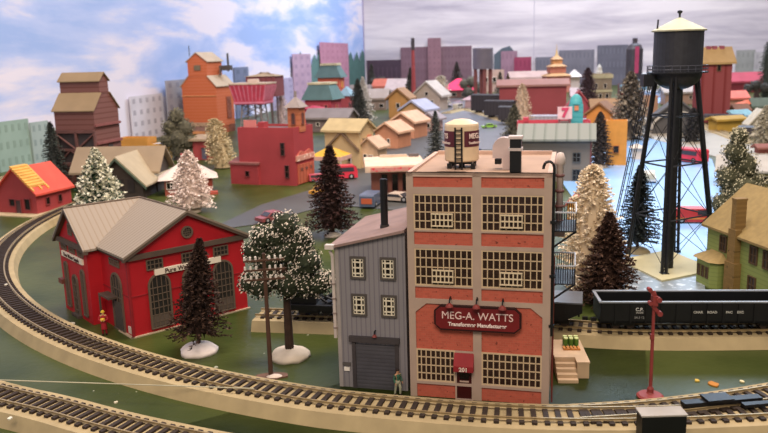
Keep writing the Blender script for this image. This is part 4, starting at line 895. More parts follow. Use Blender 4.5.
conifer('dark_green_fir', 'dark green fir left of the brown grain elevator against the painted houses', 57, 189, 122, 13, '1c2a20', '2c4030', .3, 200, dens=12, shape=.7, wid=1.2, trunk=.0)
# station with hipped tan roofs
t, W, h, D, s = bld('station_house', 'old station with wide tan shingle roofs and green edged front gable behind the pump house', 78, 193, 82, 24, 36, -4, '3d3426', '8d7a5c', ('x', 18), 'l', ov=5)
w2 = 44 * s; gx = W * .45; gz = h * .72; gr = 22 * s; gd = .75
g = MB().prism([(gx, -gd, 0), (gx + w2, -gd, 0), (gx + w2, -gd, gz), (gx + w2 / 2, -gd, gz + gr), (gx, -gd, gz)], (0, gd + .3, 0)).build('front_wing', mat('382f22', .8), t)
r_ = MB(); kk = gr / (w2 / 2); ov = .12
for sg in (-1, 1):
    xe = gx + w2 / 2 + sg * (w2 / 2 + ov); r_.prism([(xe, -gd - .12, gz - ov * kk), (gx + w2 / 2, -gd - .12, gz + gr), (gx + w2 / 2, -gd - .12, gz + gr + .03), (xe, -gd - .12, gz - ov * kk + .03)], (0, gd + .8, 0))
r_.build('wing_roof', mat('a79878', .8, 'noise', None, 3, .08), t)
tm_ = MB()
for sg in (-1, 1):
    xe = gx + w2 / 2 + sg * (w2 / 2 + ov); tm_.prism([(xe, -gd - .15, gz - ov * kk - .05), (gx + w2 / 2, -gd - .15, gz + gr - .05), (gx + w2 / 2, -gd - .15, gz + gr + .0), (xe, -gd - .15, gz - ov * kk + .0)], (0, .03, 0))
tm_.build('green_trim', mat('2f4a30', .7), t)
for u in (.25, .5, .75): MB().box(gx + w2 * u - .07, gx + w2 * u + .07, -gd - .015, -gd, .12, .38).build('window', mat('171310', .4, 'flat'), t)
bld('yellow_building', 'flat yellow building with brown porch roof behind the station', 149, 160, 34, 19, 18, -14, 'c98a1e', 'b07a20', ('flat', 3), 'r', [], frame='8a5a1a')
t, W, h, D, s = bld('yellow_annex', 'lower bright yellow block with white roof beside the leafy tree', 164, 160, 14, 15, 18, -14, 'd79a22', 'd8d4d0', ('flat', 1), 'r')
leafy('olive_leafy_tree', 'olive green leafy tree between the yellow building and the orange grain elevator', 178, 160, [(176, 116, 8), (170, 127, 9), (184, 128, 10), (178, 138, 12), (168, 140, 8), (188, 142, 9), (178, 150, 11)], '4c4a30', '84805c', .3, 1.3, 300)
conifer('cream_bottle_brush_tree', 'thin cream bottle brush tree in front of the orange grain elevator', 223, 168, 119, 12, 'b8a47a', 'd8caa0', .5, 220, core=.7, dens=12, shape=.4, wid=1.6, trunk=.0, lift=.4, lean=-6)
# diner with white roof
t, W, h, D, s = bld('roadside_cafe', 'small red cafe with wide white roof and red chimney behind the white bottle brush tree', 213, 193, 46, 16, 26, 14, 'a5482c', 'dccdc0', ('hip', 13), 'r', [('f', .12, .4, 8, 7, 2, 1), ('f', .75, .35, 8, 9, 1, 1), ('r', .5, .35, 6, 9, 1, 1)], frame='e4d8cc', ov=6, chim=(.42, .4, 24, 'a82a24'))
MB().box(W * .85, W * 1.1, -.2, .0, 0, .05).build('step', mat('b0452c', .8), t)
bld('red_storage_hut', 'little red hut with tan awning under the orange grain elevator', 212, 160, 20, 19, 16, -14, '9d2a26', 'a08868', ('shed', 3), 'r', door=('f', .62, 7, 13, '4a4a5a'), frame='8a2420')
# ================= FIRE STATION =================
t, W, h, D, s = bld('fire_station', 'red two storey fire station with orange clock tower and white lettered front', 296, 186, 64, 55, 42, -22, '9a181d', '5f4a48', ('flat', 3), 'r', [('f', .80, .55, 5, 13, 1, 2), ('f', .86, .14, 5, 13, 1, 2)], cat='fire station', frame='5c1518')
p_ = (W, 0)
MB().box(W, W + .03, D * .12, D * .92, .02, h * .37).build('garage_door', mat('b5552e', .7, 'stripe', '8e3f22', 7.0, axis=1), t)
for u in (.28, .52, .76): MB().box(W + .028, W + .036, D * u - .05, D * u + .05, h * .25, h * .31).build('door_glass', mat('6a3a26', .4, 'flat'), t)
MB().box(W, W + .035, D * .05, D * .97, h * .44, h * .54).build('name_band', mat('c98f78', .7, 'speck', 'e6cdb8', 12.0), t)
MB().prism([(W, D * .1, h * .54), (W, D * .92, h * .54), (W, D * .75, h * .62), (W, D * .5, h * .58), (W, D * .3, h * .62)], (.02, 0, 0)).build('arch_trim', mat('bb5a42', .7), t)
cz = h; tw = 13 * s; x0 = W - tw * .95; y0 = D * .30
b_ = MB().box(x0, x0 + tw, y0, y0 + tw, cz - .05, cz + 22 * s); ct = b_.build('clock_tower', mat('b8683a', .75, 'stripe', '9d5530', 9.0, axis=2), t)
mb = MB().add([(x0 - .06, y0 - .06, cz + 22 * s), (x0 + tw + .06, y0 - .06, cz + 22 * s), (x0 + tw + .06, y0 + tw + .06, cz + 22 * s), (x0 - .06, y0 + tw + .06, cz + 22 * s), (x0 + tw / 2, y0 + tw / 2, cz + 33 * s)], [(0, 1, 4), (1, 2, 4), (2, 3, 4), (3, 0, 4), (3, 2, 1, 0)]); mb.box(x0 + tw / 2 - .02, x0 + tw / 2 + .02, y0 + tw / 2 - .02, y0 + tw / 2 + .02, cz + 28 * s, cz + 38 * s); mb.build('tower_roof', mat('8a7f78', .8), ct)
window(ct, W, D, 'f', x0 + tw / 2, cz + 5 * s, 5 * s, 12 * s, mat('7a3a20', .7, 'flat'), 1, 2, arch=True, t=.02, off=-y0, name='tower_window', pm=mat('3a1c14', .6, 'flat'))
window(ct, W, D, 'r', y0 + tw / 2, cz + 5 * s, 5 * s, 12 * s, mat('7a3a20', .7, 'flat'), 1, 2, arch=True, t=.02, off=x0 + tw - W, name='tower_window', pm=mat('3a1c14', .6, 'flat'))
MB().box(W * .08, W * .30, D * .1, D * .14, h, h + 10 * s).build('roof_sign', mat('d07a72', .7, 'speck', 'b01820', 5.0), t)
MB().box(W * .34, W * .45, D * .1, D * .3, h, h + 8 * s).box(W * .0, W * .1, D * .3, D * .5, h, h + 6 * s).build('roof_box', mat('a51e22', .7), t)
t, W, h, D, s = bld('fire_station_lean_to', 'low red lean-to with dark green door on the left side of the fire station', 259, 185, 33, 20, 33, -24, '9a181d', '7d4038', ('shed', 8), 'r', [('f', .62, .4, 5, 6, 1, 1)], frame='6a1518', cat='shed', ov=1)
MB().box(W, W + .03, D * .2, D * .5, .0, h * .75).build('side_door', mat('4c4a34', .7), t)
# ================= RED SLATTED HOPPER + RED TANK =================
def crate_tower():
    p = P(256, 140); s = scl(p); t = thing('slatted_bin', 'crimson and white slatted bin on a grey lattice tower behind the fire station', 'bin', p, math.radians(-12)); R1 = mat('b01c3c', .6); Wt = mat('c46a80', .6)
    z0, z1 = zat(256, 104, p.y), zat(256, 84, p.y); wb, wt_, db = 15 * s, 19 * s, 12 * s
    MB().add([(-wb, -db, z0), (wb, -db, z0), (wb, db, z0), (-wb, db, z0), (-wt_, -db * 1.2, z1), (wt_, -db * 1.2, z1), (wt_, db * 1.2, z1), (-wt_, db * 1.2, z1)], [(0, 1, 5, 4), (1, 2, 6, 5), (2, 3, 7, 6), (3, 0, 4, 7), (4, 5, 6, 7), (3, 2, 1, 0)]).build('bin_body', R1, t)
    sl = MB()
    for i in range(9):
        f = -1 + 2 * i / 8; sl.prism([(f * wb * .97 - .015, -db - .02, z0 + s * 4), (f * wb * .97 + .015, -db - .02, z0 + s * 4), (f * wt_ * .97 + .015, -db * 1.2 - .02, z1 - s), (f * wt_ * .97 - .015, -db * 1.2 - .02, z1 - s)], (0, .03, 0))
        sl.prism([(wb, f * db * .97 - .03, z0 + s * 4), (wb, f * db * .97 + .03, z0 + s * 4), (wt_, f * db * 1.16 + .03, z1 - s), (wt_, f * db * 1.16 - .03, z1 - s)], (.03, 0, 0))
    sl.box(-wb - .02, wb + .04, -db - .04, -db, z0 + s, z0 + s * 3).box(wb, wb + .04, -db, db, z0 + s, z0 + s * 3)
    sl.build('slats', Wt, t); MB().box(-wt_ * 1.03, wt_ * 1.03, -db * 1.25, db * 1.25, z1, z1 + s * 1.5).build('lid', mat('c0a890', .7), t); MB().box(-s * 4, s * 6, -s * 3, s * 3, z1 + s * 1.5, z1 + s * 5).build('hatch', mat('c9b4a4', .7), t)
    lt = MB(); G = mat('77706e', .6)
    cs = [(x, y) for x in (-1, 1) for y in (-1, 1)]
    for x, y in cs: lt.tube((x * 13 * s, y * 10 * s, 0), (x * 9 * s, y * 8 * s, z0), s * .8, None, 6)
    for i in range(4):
        a_, b_2 = z0 * i / 4, z0 * (i + 1) / 4; wa, wb2 = 13 - 4 * i / 4, 13 - 4 * (i + 1) / 4
        for y in (-9, 9): lt.tube((-wa * s, y * s, a_), (wb2 * s, y * s, b_2), s * .4, None, 5).tube((wa * s, y * s, a_), (-wb2 * s, y * s, b_2), s * .4, None, 5)
        for x in (-1, 1): lt.tube((x * wa * s, -9 * s, a_), (x * wb2 * s, 9 * s, b_2), s * .4, None, 5)
    lt.build('lattice_legs', G, t)
crate_tower()
def leg_tank(name, label, px, py, x0, x1, ytop, ybot, yroof, col, roofc, square=True, legs=6, legc='5a4a46', n=20):
    p = P(px, py); s = scl(p); t = thing(name, label, 'water tank', p, math.radians(-14)); R_ = (x1 - x0) / 2 * s; z0, z1, z2 = zat(px, ybot, p.y), zat(px, ytop, p.y), zat(px, yroof, p.y)
    if square: MB().box(-R_, R_, -R_ * .8, R_ * .8, z0, z1).build('tank', mat(col, .7, 'stripe', None, 5.0, axis=0), t); hip_o = hip_roof(2 * R_, 1.6 * R_, 0, z2 - z1, .05, .8).build('roof', mat(roofc, .8), t, (-R_, -.8 * R_, z1))
    else: MB().lathe((0, 0, 0), [(R_, z0), (R_, z1)], n).build('tank', mat(col, .6, 'noise', None, 2, .08), t); MB().lathe((0, 0, 0), [(R_ * 1.04, z1), (R_ * .98, z1 + .06), (.02, max(z1 + .1, z2))], n).build('roof', mat(roofc, .8), t)
    for i in range(legs): a_ = 2 * PI * i / legs + .3; MB().tube((R_ * .75 * math.cos(a_), R_ * .65 * math.sin(a_), 0), (R_ * .75 * math.cos(a_), R_ * .65 * math.sin(a_), z0), s * (1.9 if not square else .9), None, 8).build('leg', mat(legc, .7), t)
    return t
leg_tank('red_water_tank', 'dark red square tank with tan roof on tall legs right behind the slatted bin', 268, 134, 254, 284, 76, 96, 72, '74282a', 'a8906c')
conifer('pale_bottle_brush_tree', 'pale lilac white bottle brush tree right of the dark red tank', 283, 132, 86, 7, 'c8b6b2', 'e0d0d0', .5, 150, dens=10, shape=.6, wid=2.0, trunk=0, lift=.3)
t, W, h, D, s = bld('crimson_caboose', 'bright crimson wagon cabin behind the clock tower of the fire station', 305, 125, 15, 16, 14, -14, 'd81c50', 'b81a40', ('hip', 3), 'l', [('f', .3, .4, 3, 4, 1, 1), ('f', .7, .4, 3, 4, 1, 1)], frame='8a1430', cat='wagon')
# mansard buildings
bld('mansard_block', 'crimson building with teal mansard roof, lower of the two', 332, 122, 29, 22, 26, -20, 'a8283a', '4d7370', ('mansard', 15, 3.5), 'r', [('f', .2, .45, 4, 7, 1, 1), ('f', .5, .45, 4, 7, 1, 1), ('f', .8, .45, 4, 7, 1, 1), ('r', .5, .45, 4, 7, 1, 1)], frame='c8746a')
bld('mansard_tower', 'orange and red building with tall teal mansard roof behind the lower teal roofed one', 340, 112, 22, 34, 18, -15, 'c0502c', '466866', ('mansard', 12, 3), 'r', [('f', .3, .7, 3, 6, 1, 1), ('f', .7, .7, 3, 6, 1, 1), ('r', .5, .7, 3, 6, 1, 1)], frame='e0a860')
bld('red_wing_with_blue_roof', 'narrow red wing with light blue roof right of the teal mansard tower', 350, 114, 10, 18, 16, -15, 'a83a40', '7fa0ac', ('hip', 9), 'r')
bld('grey_cabin', 'low grey brown house with flat grey roof below the teal roofed buildings', 347, 132, 44, 14, 28, -18, '6b5c56', '857c78', ('x', 7), 'r', [('f', .3, .4, 4, 4, 1, 1)], cat='house')
conifer('dark_fir_by_road', 'dark fir with a pale neighbour beside the road in the village middle', 359, 128, 79, 11, '1f2a24', '3c4a40', .2, 180, dens=11, shape=.8, wid=1.6, trunk=.05)
conifer('white_fir_by_road', 'white fir just behind the dark fir beside the road', 364, 122, 77, 10, 'b5b0a6', 'dcd8d0', .6, 150, dens=10, shape=.8, wid=1.8, trunk=0)
# tan two storey house with pink shutters
t, W, h, D, s = bld('tan_house', 'cream two storey house with brown gable trim behind the yellow tent', 360, 169, 40, 38, 30, -28, 'c2a878', 'b3a070', ('x', 9), 'r', [('f', .72, .18, 5, 6, 1, 1), ('r', .3, .55, 5, 9, 1, 2), ('r', .35, .08, 6, 10, 1, 2)], cat='house', frame='8a7858', ov=3)
MB().prism([(W * .0, -.05, h * .45), (W * .5, -.05, h * .92), (W * 1.0, -.05, h * .45), (W, -.05, h * .52), (W * .5, -.05, h * 1.0), (0, -.05, h * .52)], (0, .05, 0)).build('gable_trim', mat('6b5538', .8), t)
for z in (.05, .5): MB().box(W, W + .03, D * .55, D * .8, h * z, h * z + .32).build('shutter', mat('c67a58', .7), t)
bld('tan_house_wing', 'low cream wing with pink door right of the cream two storey house', 378, 169, 20, 22, 20, -28, 'cfae88', 'c0a080', ('y', 8), 'r', [('f', .3, .3, 4, 8, 1, 1)], cat='house', door=('f', .6, 6, 14, 'c67a58'))
bld('peach_house', 'peach house with light orange roof, nearer of the two twins by the road', 398, 149, 26, 17, 28, -30, 'c08058', 'd5a984', ('y', 8), 'r', [('f', .35, .3, 3, 5, 1, 1), ('f', .6, .3, 3, 5, 1, 1)], cat='house')
bld('peach_house', 'peach house with light orange roof, farther of the two twins by the road', 414, 139, 26, 17, 30, -30, 'c48660', 'dcb08c', ('y', 8), 'r', [('f', .5, .3, 3, 5, 1, 1)], cat='house')
bld('blue_roof_house', 'tan house with pale blue grey roof in the village middle', 424, 128, 26, 18, 26, -32, 'c0945c', 'a9aec6', ('y', 8), 'r', [('f', .5, .4, 4, 5, 1, 1), ('r', .4, .3, 3, 6, 1, 1)], cat='house')
bld('pink_house_end', 'pinkish house with grey gable just right of the pale blue roof', 436, 132, 16, 13, 16, -30, 'b8948a', '9a8e92', ('y', 5), 'r', [('f', .5, .3, 4, 5, 1, 1)], cat='house')
bld('ochre_house', 'ochre house with brown steep roof behind the peach twins', 408, 118, 20, 20, 18, -20, 'b8863f', '9a7040', ('y', 8), 'r', [('f', .5, .5, 4, 5, 1, 1)], cat='house')
bld('yellow_house', 'yellow house with pinkish grey roof left of the tall red chimney', 403, 103, 16, 14, 16, -22, 'c8963c', 'b8a8a4', ('x', 8), 'r', [('f', .5, .3, 3, 4, 1, 1)], cat='house')
bld('orange_house', 'small orange house left of the yellow one', 388, 98, 14, 12, 14, -22, 'b8703a', 'b85c40', ('x', 5), 'r', cat='house')
bld('grey_bungalow', 'long grey brown bungalow with white porch beside the road bend', 386, 110, 30, 12, 22, -8, '8a7a6e', '9c8f84', ('x', 7), 'r', [('f', .5, .2, 8, 4, 1, 1), ('f', .85, .2, 5, 4, 1, 1)], cat='house', frame='d8d0c8')
bld('brown_cottage', 'dark brown cottage left of the grey bungalow near the painted wall corner', 368, 104, 16, 12, 14, -10, '5a4640', '6e625a', ('x', 5), 'r', cat='house')
bld('white_gable_house', 'large whitish house with wide gable and round window right of the red chimney', 440, 111, 28, 16, 22, -26, 'b5a494', 'b5aba0', ('y', 12), 'r', [('f', .5, .95, 4, 4, 1, 1), ('f', .3, .3, 4, 6, 1, 1), ('f', .7, .3, 4, 6, 1, 1)], cat='house')
conifer('round_topped_white_tree', 'tall whitish bottle brush tree in front of the white gable house', 441, 106, 76, 8, 'bdb29e', 'd8d0bc', .5, 170, core=.75, dens=12, shape=.35, wid=2.0, trunk=0, lift=.3)
t, W, h, D, s = bld('diner_with_magenta_roof', 'small diner with glowing magenta red roof beside the far road', 459, 98, 24, 8, 20, -6, '9a6a60', 'f01a58', ('hip', 11), 'c', [('f', .3, .2, 5, 4, 1, 1), ('f', .7, .2, 5, 4, 1, 1)], ov=6)
# gas station
t, W, h, D, s = bld('filling_station', 'filling station with broad cream canopy and pink red lettered fascia left of the factory', 372, 196, 52, 29, 26, 2, '9a5a44', 'd8b898', ('slab', 2), 'l', [('f', .25, .15, 7, 18, 1, 1), ('f', .45, .15, 7, 18, 1, 1), ('f', .65, .15, 7, 18, 1, 1), ('f', .85, .15, 7, 18, 1, 1)], frame='7a3a34')
MB().box(-.12, W + .02, -.42, D * 2.0, h * .92, h * 1.13).build('canopy', mat('dcc0a4', .7), t); MB().box(-.02, W * .98, -.435, -.42, h * .95, h * 1.08).build('fascia', mat('c98478', .7, 'speck', 'd02a40', 9.0), t)
MB().box(W * .2, W * .75, D * 1.7, D * 1.8, h * 1.13, h * 1.22).box(W * .78, W * .98, D * 1.6, D * 1.8, h * 1.13, h * 1.24, 1).build('roof_units', [mat('c8b49c', .7), mat('5c5250', .7)], t)
# tents, vehicles
def tent(label, px, py, w, hh, col, col2, peak):
    p = P(px, py); s = scl(p); t = thing('canopy_tent', label, 'tent', p, math.radians(-20)); w = w * s / 2; z = hh * s; d = w * .8
    MB().add([(-w, -d, z), (w, -d, z), (w, d, z), (-w, d, z), (0, 0, z + peak * s)], [(0, 1, 4), (1, 2, 4), (2, 3, 4), (3, 0, 4)]).build('canopy', mat(col, .7), t); MB().box(-w, w, -d - .01, -d, z - 4 * s, z).box(w, w + .01, -d, d, z - 4 * s, z).box(-w - .01, -w, -d, d, z - 4 * s, z).build('valance', mat(col2, .7), t)
    for x in (-1, 1):
        for y in (-1, 1): MB().tube((x * w * .97, y * d * .97, 0), (x * w * .97, y * d * .97, z), .02, None, 6).build('pole', mat('b8b0a8', .6), t)
tent('yellow pointed canopy tent with pale valance between fire station and cream house', 331, 172, 34, 17, 'd8a818', 'd8b0a0', 9)
car('red_bus', 'bright red bus parked under the cream two storey house', 340, 179, 34, 12, 'd01838', 'bus', 'bus', group=None)
car('pink_van', 'pinkish red van with white side left of the red bus', 318, 181, 18, 15, 'c0485a', 'bus', 'van')
car('yellow_car', 'small yellow sports car behind the dark brown fir', 322, 194, 27, 50, 'd8980c', 'sedan')
car('maroon_car', 'dusty maroon saloon with roof box behind the snowy leafy tree', 273, 221, 34, 42, '8c3f3e', 'sedan')
car('blue_car', 'blue grey estate with orange tailgate at the filling station', 372, 205, 36, 74, '4f5f78', 'van', col2='c85a2c', hs=.95)
car('white_convertible', 'white low car parked beside the blue grey estate', 397, 201, 38, 150, 'cfbcaa', 'sedan', hs=.75)
car('red_delivery_van', 'red and orange delivery van with dark cab window behind the water tower', 692, 222, 38, -8, 'd02418', 'van', 'van', band='e0851e')
car('white_pickup', 'white pickup seen from behind on the ice left of the tower legs', 648, 181, 32, 76, 'd8dcd8', 'pickup', 'pickup', col2='b8b49c')
car('red_tow_truck', 'bright red truck with dark flatbed beyond the tower legs', 690, 162, 34, 115, 'd01030', 'bus', 'truck')
MBk = P(690, 165); 
car('green_car', 'tiny bright green car driving on the far road above the rooftop tank', 489, 128, 15, 12, '8ccc2c', 'sedan', col2='c8d8d0')
car('white_van', 'tiny white van driving toward the magenta roofed diner', 458, 109, 13, 60, 'cfc8b4', 'bus', 'van')
car('dark_car', 'tiny dark green car behind the white van on the far road', 448, 108, 9, 40, '2c4a3c', 'sedan')
car('bright_green_car', 'tiny bright green car parked in front of the magenta roofed diner', 466, 101, 10, 0, '4cb03a', 'sedan')
car('navy_car', 'navy blue car half hidden right of the rooftop tank', 478, 152, 12, 70, '2a3a7a', 'sedan')
conifer('dark_fir_beside_tank', 'dark speckled fir just left of the rooftop water tank', 436, 166, 111, 10, '26302a', '7a8078', .3, 180, dens=11, shape=.7, wid=1.6, trunk=.0)
# tall chimney
p = P(414, 108); s = scl(p); t = thing('factory_chimney', 'tall thin red chimney with black top in front of the painted factory', 'chimney', p)
MB().lathe((0, 0, 0), [(2.6 * s, 0), (1.5 * s, zat(414, 50, p.y))], 16).build('shaft', mat('9a3030', .7), t); MB().lathe((0, 0, zat(414, 50, p.y)), [(1.8 * s, 0), (1.8 * s, zat(414, 38, p.y) - zat(414, 50, p.y))], 16).build('cap', mat('262226', .7), t)
leg_tank('grey_storage_tank', 'large grey cylindrical tank on thick rusty legs at the back of the village', 483, 106, 473, 493, 49, 69, 47, '645e68', '78747c', False, 4, '7a3a30', 28)

# ================= MIDDLE AND RIGHT BACKGROUND =================
# long black train on the curved siding
def boxtrain(name, label, x, y, L, hh, yaw, col, roofc=None, cat='freight car', zz=.07):
    p = P(x, y, zz); s = scl(p); L *= s; hh *= s; w = .36; t = thing(name, label, cat, p, math.radians(yaw))
    MB().box(0, L, -w / 2, w / 2, .08, hh).build('body', mat(col, .6, 'stripe', None, 7.0, axis=0), t); MB().prism([(0, -w / 2 - .02, hh), (0, w / 2 + .02, hh), (0, 0, hh + .05)], (L, 0, 0)).build('roof', mat(roofc or col, .6), t)
    for cx in (L * .2, L * .8):
        m = MB()
        for dx in (-.06, .06): m.tube((cx + dx, -.12, .045), (cx + dx, .12, .045), .045, None, 10)
        m.build('wheelset', BLACK, t)
boxtrain('black_box_car', 'first black box car on the curved siding, nearest the curved road', 473, 112, 34, 17, -38, '0f0d0f')
boxtrain('black_box_car', 'second black box car coupled behind the first on the curved siding', 486, 117, 32, 16, -36, '0f0d0f')
boxtrain('black_box_car', 'third black box car at the rear of the curved siding', 500, 122, 26, 15, -34, '0f0d0f')
boxtrain('silver_tank_car', 'long pale grey wagon in front of the big red depot', 528, 124, 44, 8, -18, 'a09aa2')
boxtrain('black_coal_car', 'black wagon behind the illuminated seven sign', 536, 139, 36, 8, -20, '2a2426', zz=.02)
conifer('cream_cone_tree', 'cream bottle brush cone tree in front of the big red depot', 522, 132, 84, 9, 'c4ac90', 'e0ceb4', .5, 170, core=.75, dens=12, shape=.5, wid=2.0, trunk=0, lift=.3)
conifer('olive_fir_by_siding', 'olive fir standing in front of the curved siding, left of the red rooftop strip', 514, 136, 104, 10, '4a4c38', '77765c', .3, 160, dens=10, shape=.7, wid=1.8, trunk=0)
conifer('slim_village_fir', 'slim fir flecked with white beside the crimson gate house', 500, 103, 72, 7, '5c5648', '9a9484', .4, 140, dens=9, shape=.8, wid=2.0, trunk=0)
bld('brick_depot', 'big dark red depot with tan roof under the golden pagoda', 566, 117, 66, 32, 18, -10, '8d2a2c', '9a6a5c', ('x', 4), 'r', [], frame='7a2424')
bld('red_gable_shed', 'red gabled shed with steep roof at the right end of the big depot', 590, 121, 22, 15, 12, -10, 'a03440', 'a84448', ('y', 14), 'r', cat='shed')
bld('crimson_gate_house', 'little crimson gate house with grey white roof left of the big depot', 517, 104, 12, 12, 10, -10, '8c2434', 'b0b0b8', ('y', 8), 'r', [('f', .5, .3, 3, 6, 1, 1)], cat='house')
bld('pinkish_store', 'pink tan flat store behind the slim fir at the back', 504, 92, 24, 20, 14, -4, 'b09484', 'a89a90', ('flat', 2), 'r', [('f', .25, .5, 4, 5, 1, 1), ('f', .6, .5, 4, 5, 1, 1)])
bld('dusky_pink_hall', 'long dusky pink hall at the back, left of the golden pagoda', 546, 90, 34, 13, 14, 2, 'a87c70', 'b59a90', ('x', 4), 'r')
# pagoda
p = P(556, 92); s = scl(p); t = thing('pagoda', 'tiered golden pagoda with pointed spire behind the red depot', 'pagoda', p, math.radians(5))
for i, (w_, z0_, z1_, c_) in enumerate(((12, 0, 16, 'b8705c'), (8, 19, 25, 'b5684c'), (5, 28, 32, 'c08040'))):
    MB().box(-w_ * s, w_ * s, -w_ * s * .7, w_ * s * .7, z0_ * s, z1_ * s).build('tier', mat(c_, .7), t); v = 1.1
    MB().add([(-w_ * v * s, -w_ * .9 * s, z1_ * s), (w_ * v * s, -w_ * .9 * s, z1_ * s), (w_ * v * s, w_ * .9 * s, z1_ * s), (-w_ * v * s, w_ * .9 * s, z1_ * s), (-w_ * .5 * s, -w_ * .4 * s, (z1_ + 3) * s), (w_ * .5 * s, -w_ * .4 * s, (z1_ + 3) * s), (w_ * .5 * s, w_ * .4 * s, (z1_ + 3) * s), (-w_ * .5 * s, w_ * .4 * s, (z1_ + 3) * s)], [(0, 1, 5, 4), (1, 2, 6, 5), (2, 3, 7, 6), (3, 0, 4, 7), (4, 5, 6, 7), (3, 2, 1, 0)]).build('tier_roof', mat('b88c58', .6), t)
MB().lathe((0, 0, 34 * s), [(2.5 * s, 0), (1.2 * s, 4 * s), (.4 * s, 9 * s), (.1 * s, 13 * s)], 12).build('spire', mat('c0a068', .5), t)
bld('white_dome_kiosk', 'small white kiosk with rounded top right of the golden pagoda', 575, 90, 9, 13, 8, 0, 'c4b8b0', 'cfc8c0', ('hip', 7), 'c', cat='kiosk')
conifer('maroon_tree', 'tall dark maroon tree right of the golden pagoda', 587, 112, 68, 10, '3a2226', '54343a', .3, 150, dens=11, shape=.5, wid=2.0, trunk=0)
# station house with grey green roof and red strip, seven sign, teal booth
t, W, h, D, s = bld('grey_green_house', 'long grey green building with standing seam roof behind the factory right corner', 590, 182, 68, 44, 40, -14, '6c665c', '757b74', ('x', 11), 'r', [('f', .18, .45, 7, 10, 2, 2), ('f', .38, .45, 7, 10, 2, 2), ('f', .58, .45, 7, 10, 2, 2), ('f', .80, .45, 8, 10, 2, 2), ('f', .80, .02, 8, 12, 2, 2)], frame='3c4444', ov=5)
[c for c in t.children if c.name.startswith('roof')][0].data.materials[0] = mat('7d847c', .75, 'stripe', '687068', 4.5, axis=0)
MB().box(W * .99, W * 1.01, -.02, .03, 0, h).build('corner_post', mat('6a2a2a', .7), t)
t, W, h, D, s = bld('red_store', 'bright red flat roofed store just behind the grey green building', 590, 150, 72, 25, 20, -10, 'b8203a', 'b8203a', ('flat', 4), 'r', frame='8a1428')
MB().box(W * .56, W * .78, -.03, 0, h * .6, h * 1.18).build('grey_panel', mat('8f7a72', .7), t); MB().box(W * .08, W * .16, 0, .3, h, h + 8 * s).build('roof_box', mat('b8203a', .7), t)
p = P(564, 152); s = scl(p); t = thing('seven_sign', 'white sign with pink red seven standing above the red store', 'sign', p, math.radians(-6)); z = zat(564, 119, p.y)
MB().box(-7 * s, 7 * s, -.03, .03, z, z + 12 * s).build('sign_panel', mat('dcb8bc', .6), t); text(t, '7', 12 * s, (0, -.04, z + 6 * s), 'c8285a', bold=.02, ext=.01)
MB().tube((-5 * s, 0, 0), (-5 * s, 0, z), .03, None, 6).tube((5 * s, 0, 0), (5 * s, 0, z), .03, None, 6).build('posts', mat('7a3a40', .7), t)
p = P(575, 150); s = scl(p); t = thing('teal_booth', 'teal domed booth with orange window beside the seven sign', 'booth', p, math.radians(-8)); z = zat(575, 104, p.y)
MB().box(-6.5 * s, 6.5 * s, -5 * s, 5 * s, 0, z).build('booth_body', mat('2f9a9c', .6, 'stripe', '28868a', 8.0, axis=2), t); MB().lathe((0, 0, z), [(6.5 * s, 0), (6.2 * s, 3 * s), (5 * s, 6.5 * s), (2.6 * s, 9 * s), (.3 * s, 10 * s)], 20).build('dome', mat('3aa6a8', .5), t)
MB().box(-2 * s, 2 * s, -5 * s - .03, -5 * s, z - 6 * s, z - 1.5 * s).build('window', mat('c87a4a', .5, 'flat'), t)
bld('orange_barn', 'orange barn with brown roof right of the teal booth', 612, 136, 26, 22, 24, -30, 'c87e1e', '8a6038', ('y', 10), 'r', [('f', .5, .3, 4, 6, 1, 1)], cat='barn')
bld('brown_roof_house', 'house with tan brown roof behind the orange barn', 606, 122, 26, 14, 16, -6, '9a6a3c', 'a07c50', ('x', 7), 'c', cat='house')
bld('yellow_orange_store', 'tall yellow orange store behind the black fir by the ice', 626, 166, 20, 42, 18, -18, 'c8861c', 'a8642c', ('flat', 3), 'r', [('f', .5, .3, 6, 8, 1, 1)], frame='a86418')
bld('orange_kiosk', 'small bright orange kiosk above the yellow orange store', 616, 126, 12, 16, 8, -10, 'd85a28', 'd85a28', ('flat', 1), 'c', cat='kiosk')
bld('white_hut', 'small cream hut on the ice right of the yellow orange store', 637, 160, 9, 12, 10, -12, 'cfc4b4', 'd8d0c4', ('hip', 4), 'c', cat='hut')
conifer('dark_brown_cone_tree', 'dark olive brown cone tree on a pale base right of the grey green building', 599, 168, 112, 12, '2a241c', '443a2c', .25, 190, 'b8a890', 9, dens=12, shape=.6, wid=1.6, trunk=.0)
conifer('snowy_cone_tree', 'tall snow dusted olive cone tree above the yellow orange store', 629, 140, 72, 17, '4a4232', '9a8f7a', .45, 230, dens=13, shape=.55, wid=1.6, trunk=0)
t, W, h, D, s = bld('town_hall', 'cream and olive town hall with white cupola at the back', 600, 104, 22, 28, 14, -2, '8f8068', 'b8b08c', ('flat', 2), 'c', [('f', .2, .15, 3, 6, 1, 1), ('f', .5, .15, 3, 6, 1, 1), ('f', .8, .15, 3, 6, 1, 1), ('f', .3, .55, 3, 5, 1, 1), ('f', .7, .55, 3, 5, 1, 1)], cat='town hall')
MB().box(-.05, W + .05, -.08, 0, h * .9, h + .05).box(-.03, W + .03, -.06, 0, h * .42, h * .50).build('cornice', mat('c0b890', .7), t); MB().lathe((W / 2, D / 2, h), [(3.5 * s, 0), (3.2 * s, 4 * s), (2.8 * s, 4.5 * s), (2.4 * s, 8 * s), (.5 * s, 11 * s)], 12).build('cupola', mat('c8c8c0', .6), t)
t, W, h, D, s = bld('blue_marquee_store', 'store with pale blue sign front and red awning below the black drum tower', 632, 106, 22, 20, 12, 2, '6f4a48', '6a8a98', ('flat', 2), 'c', cat='store')
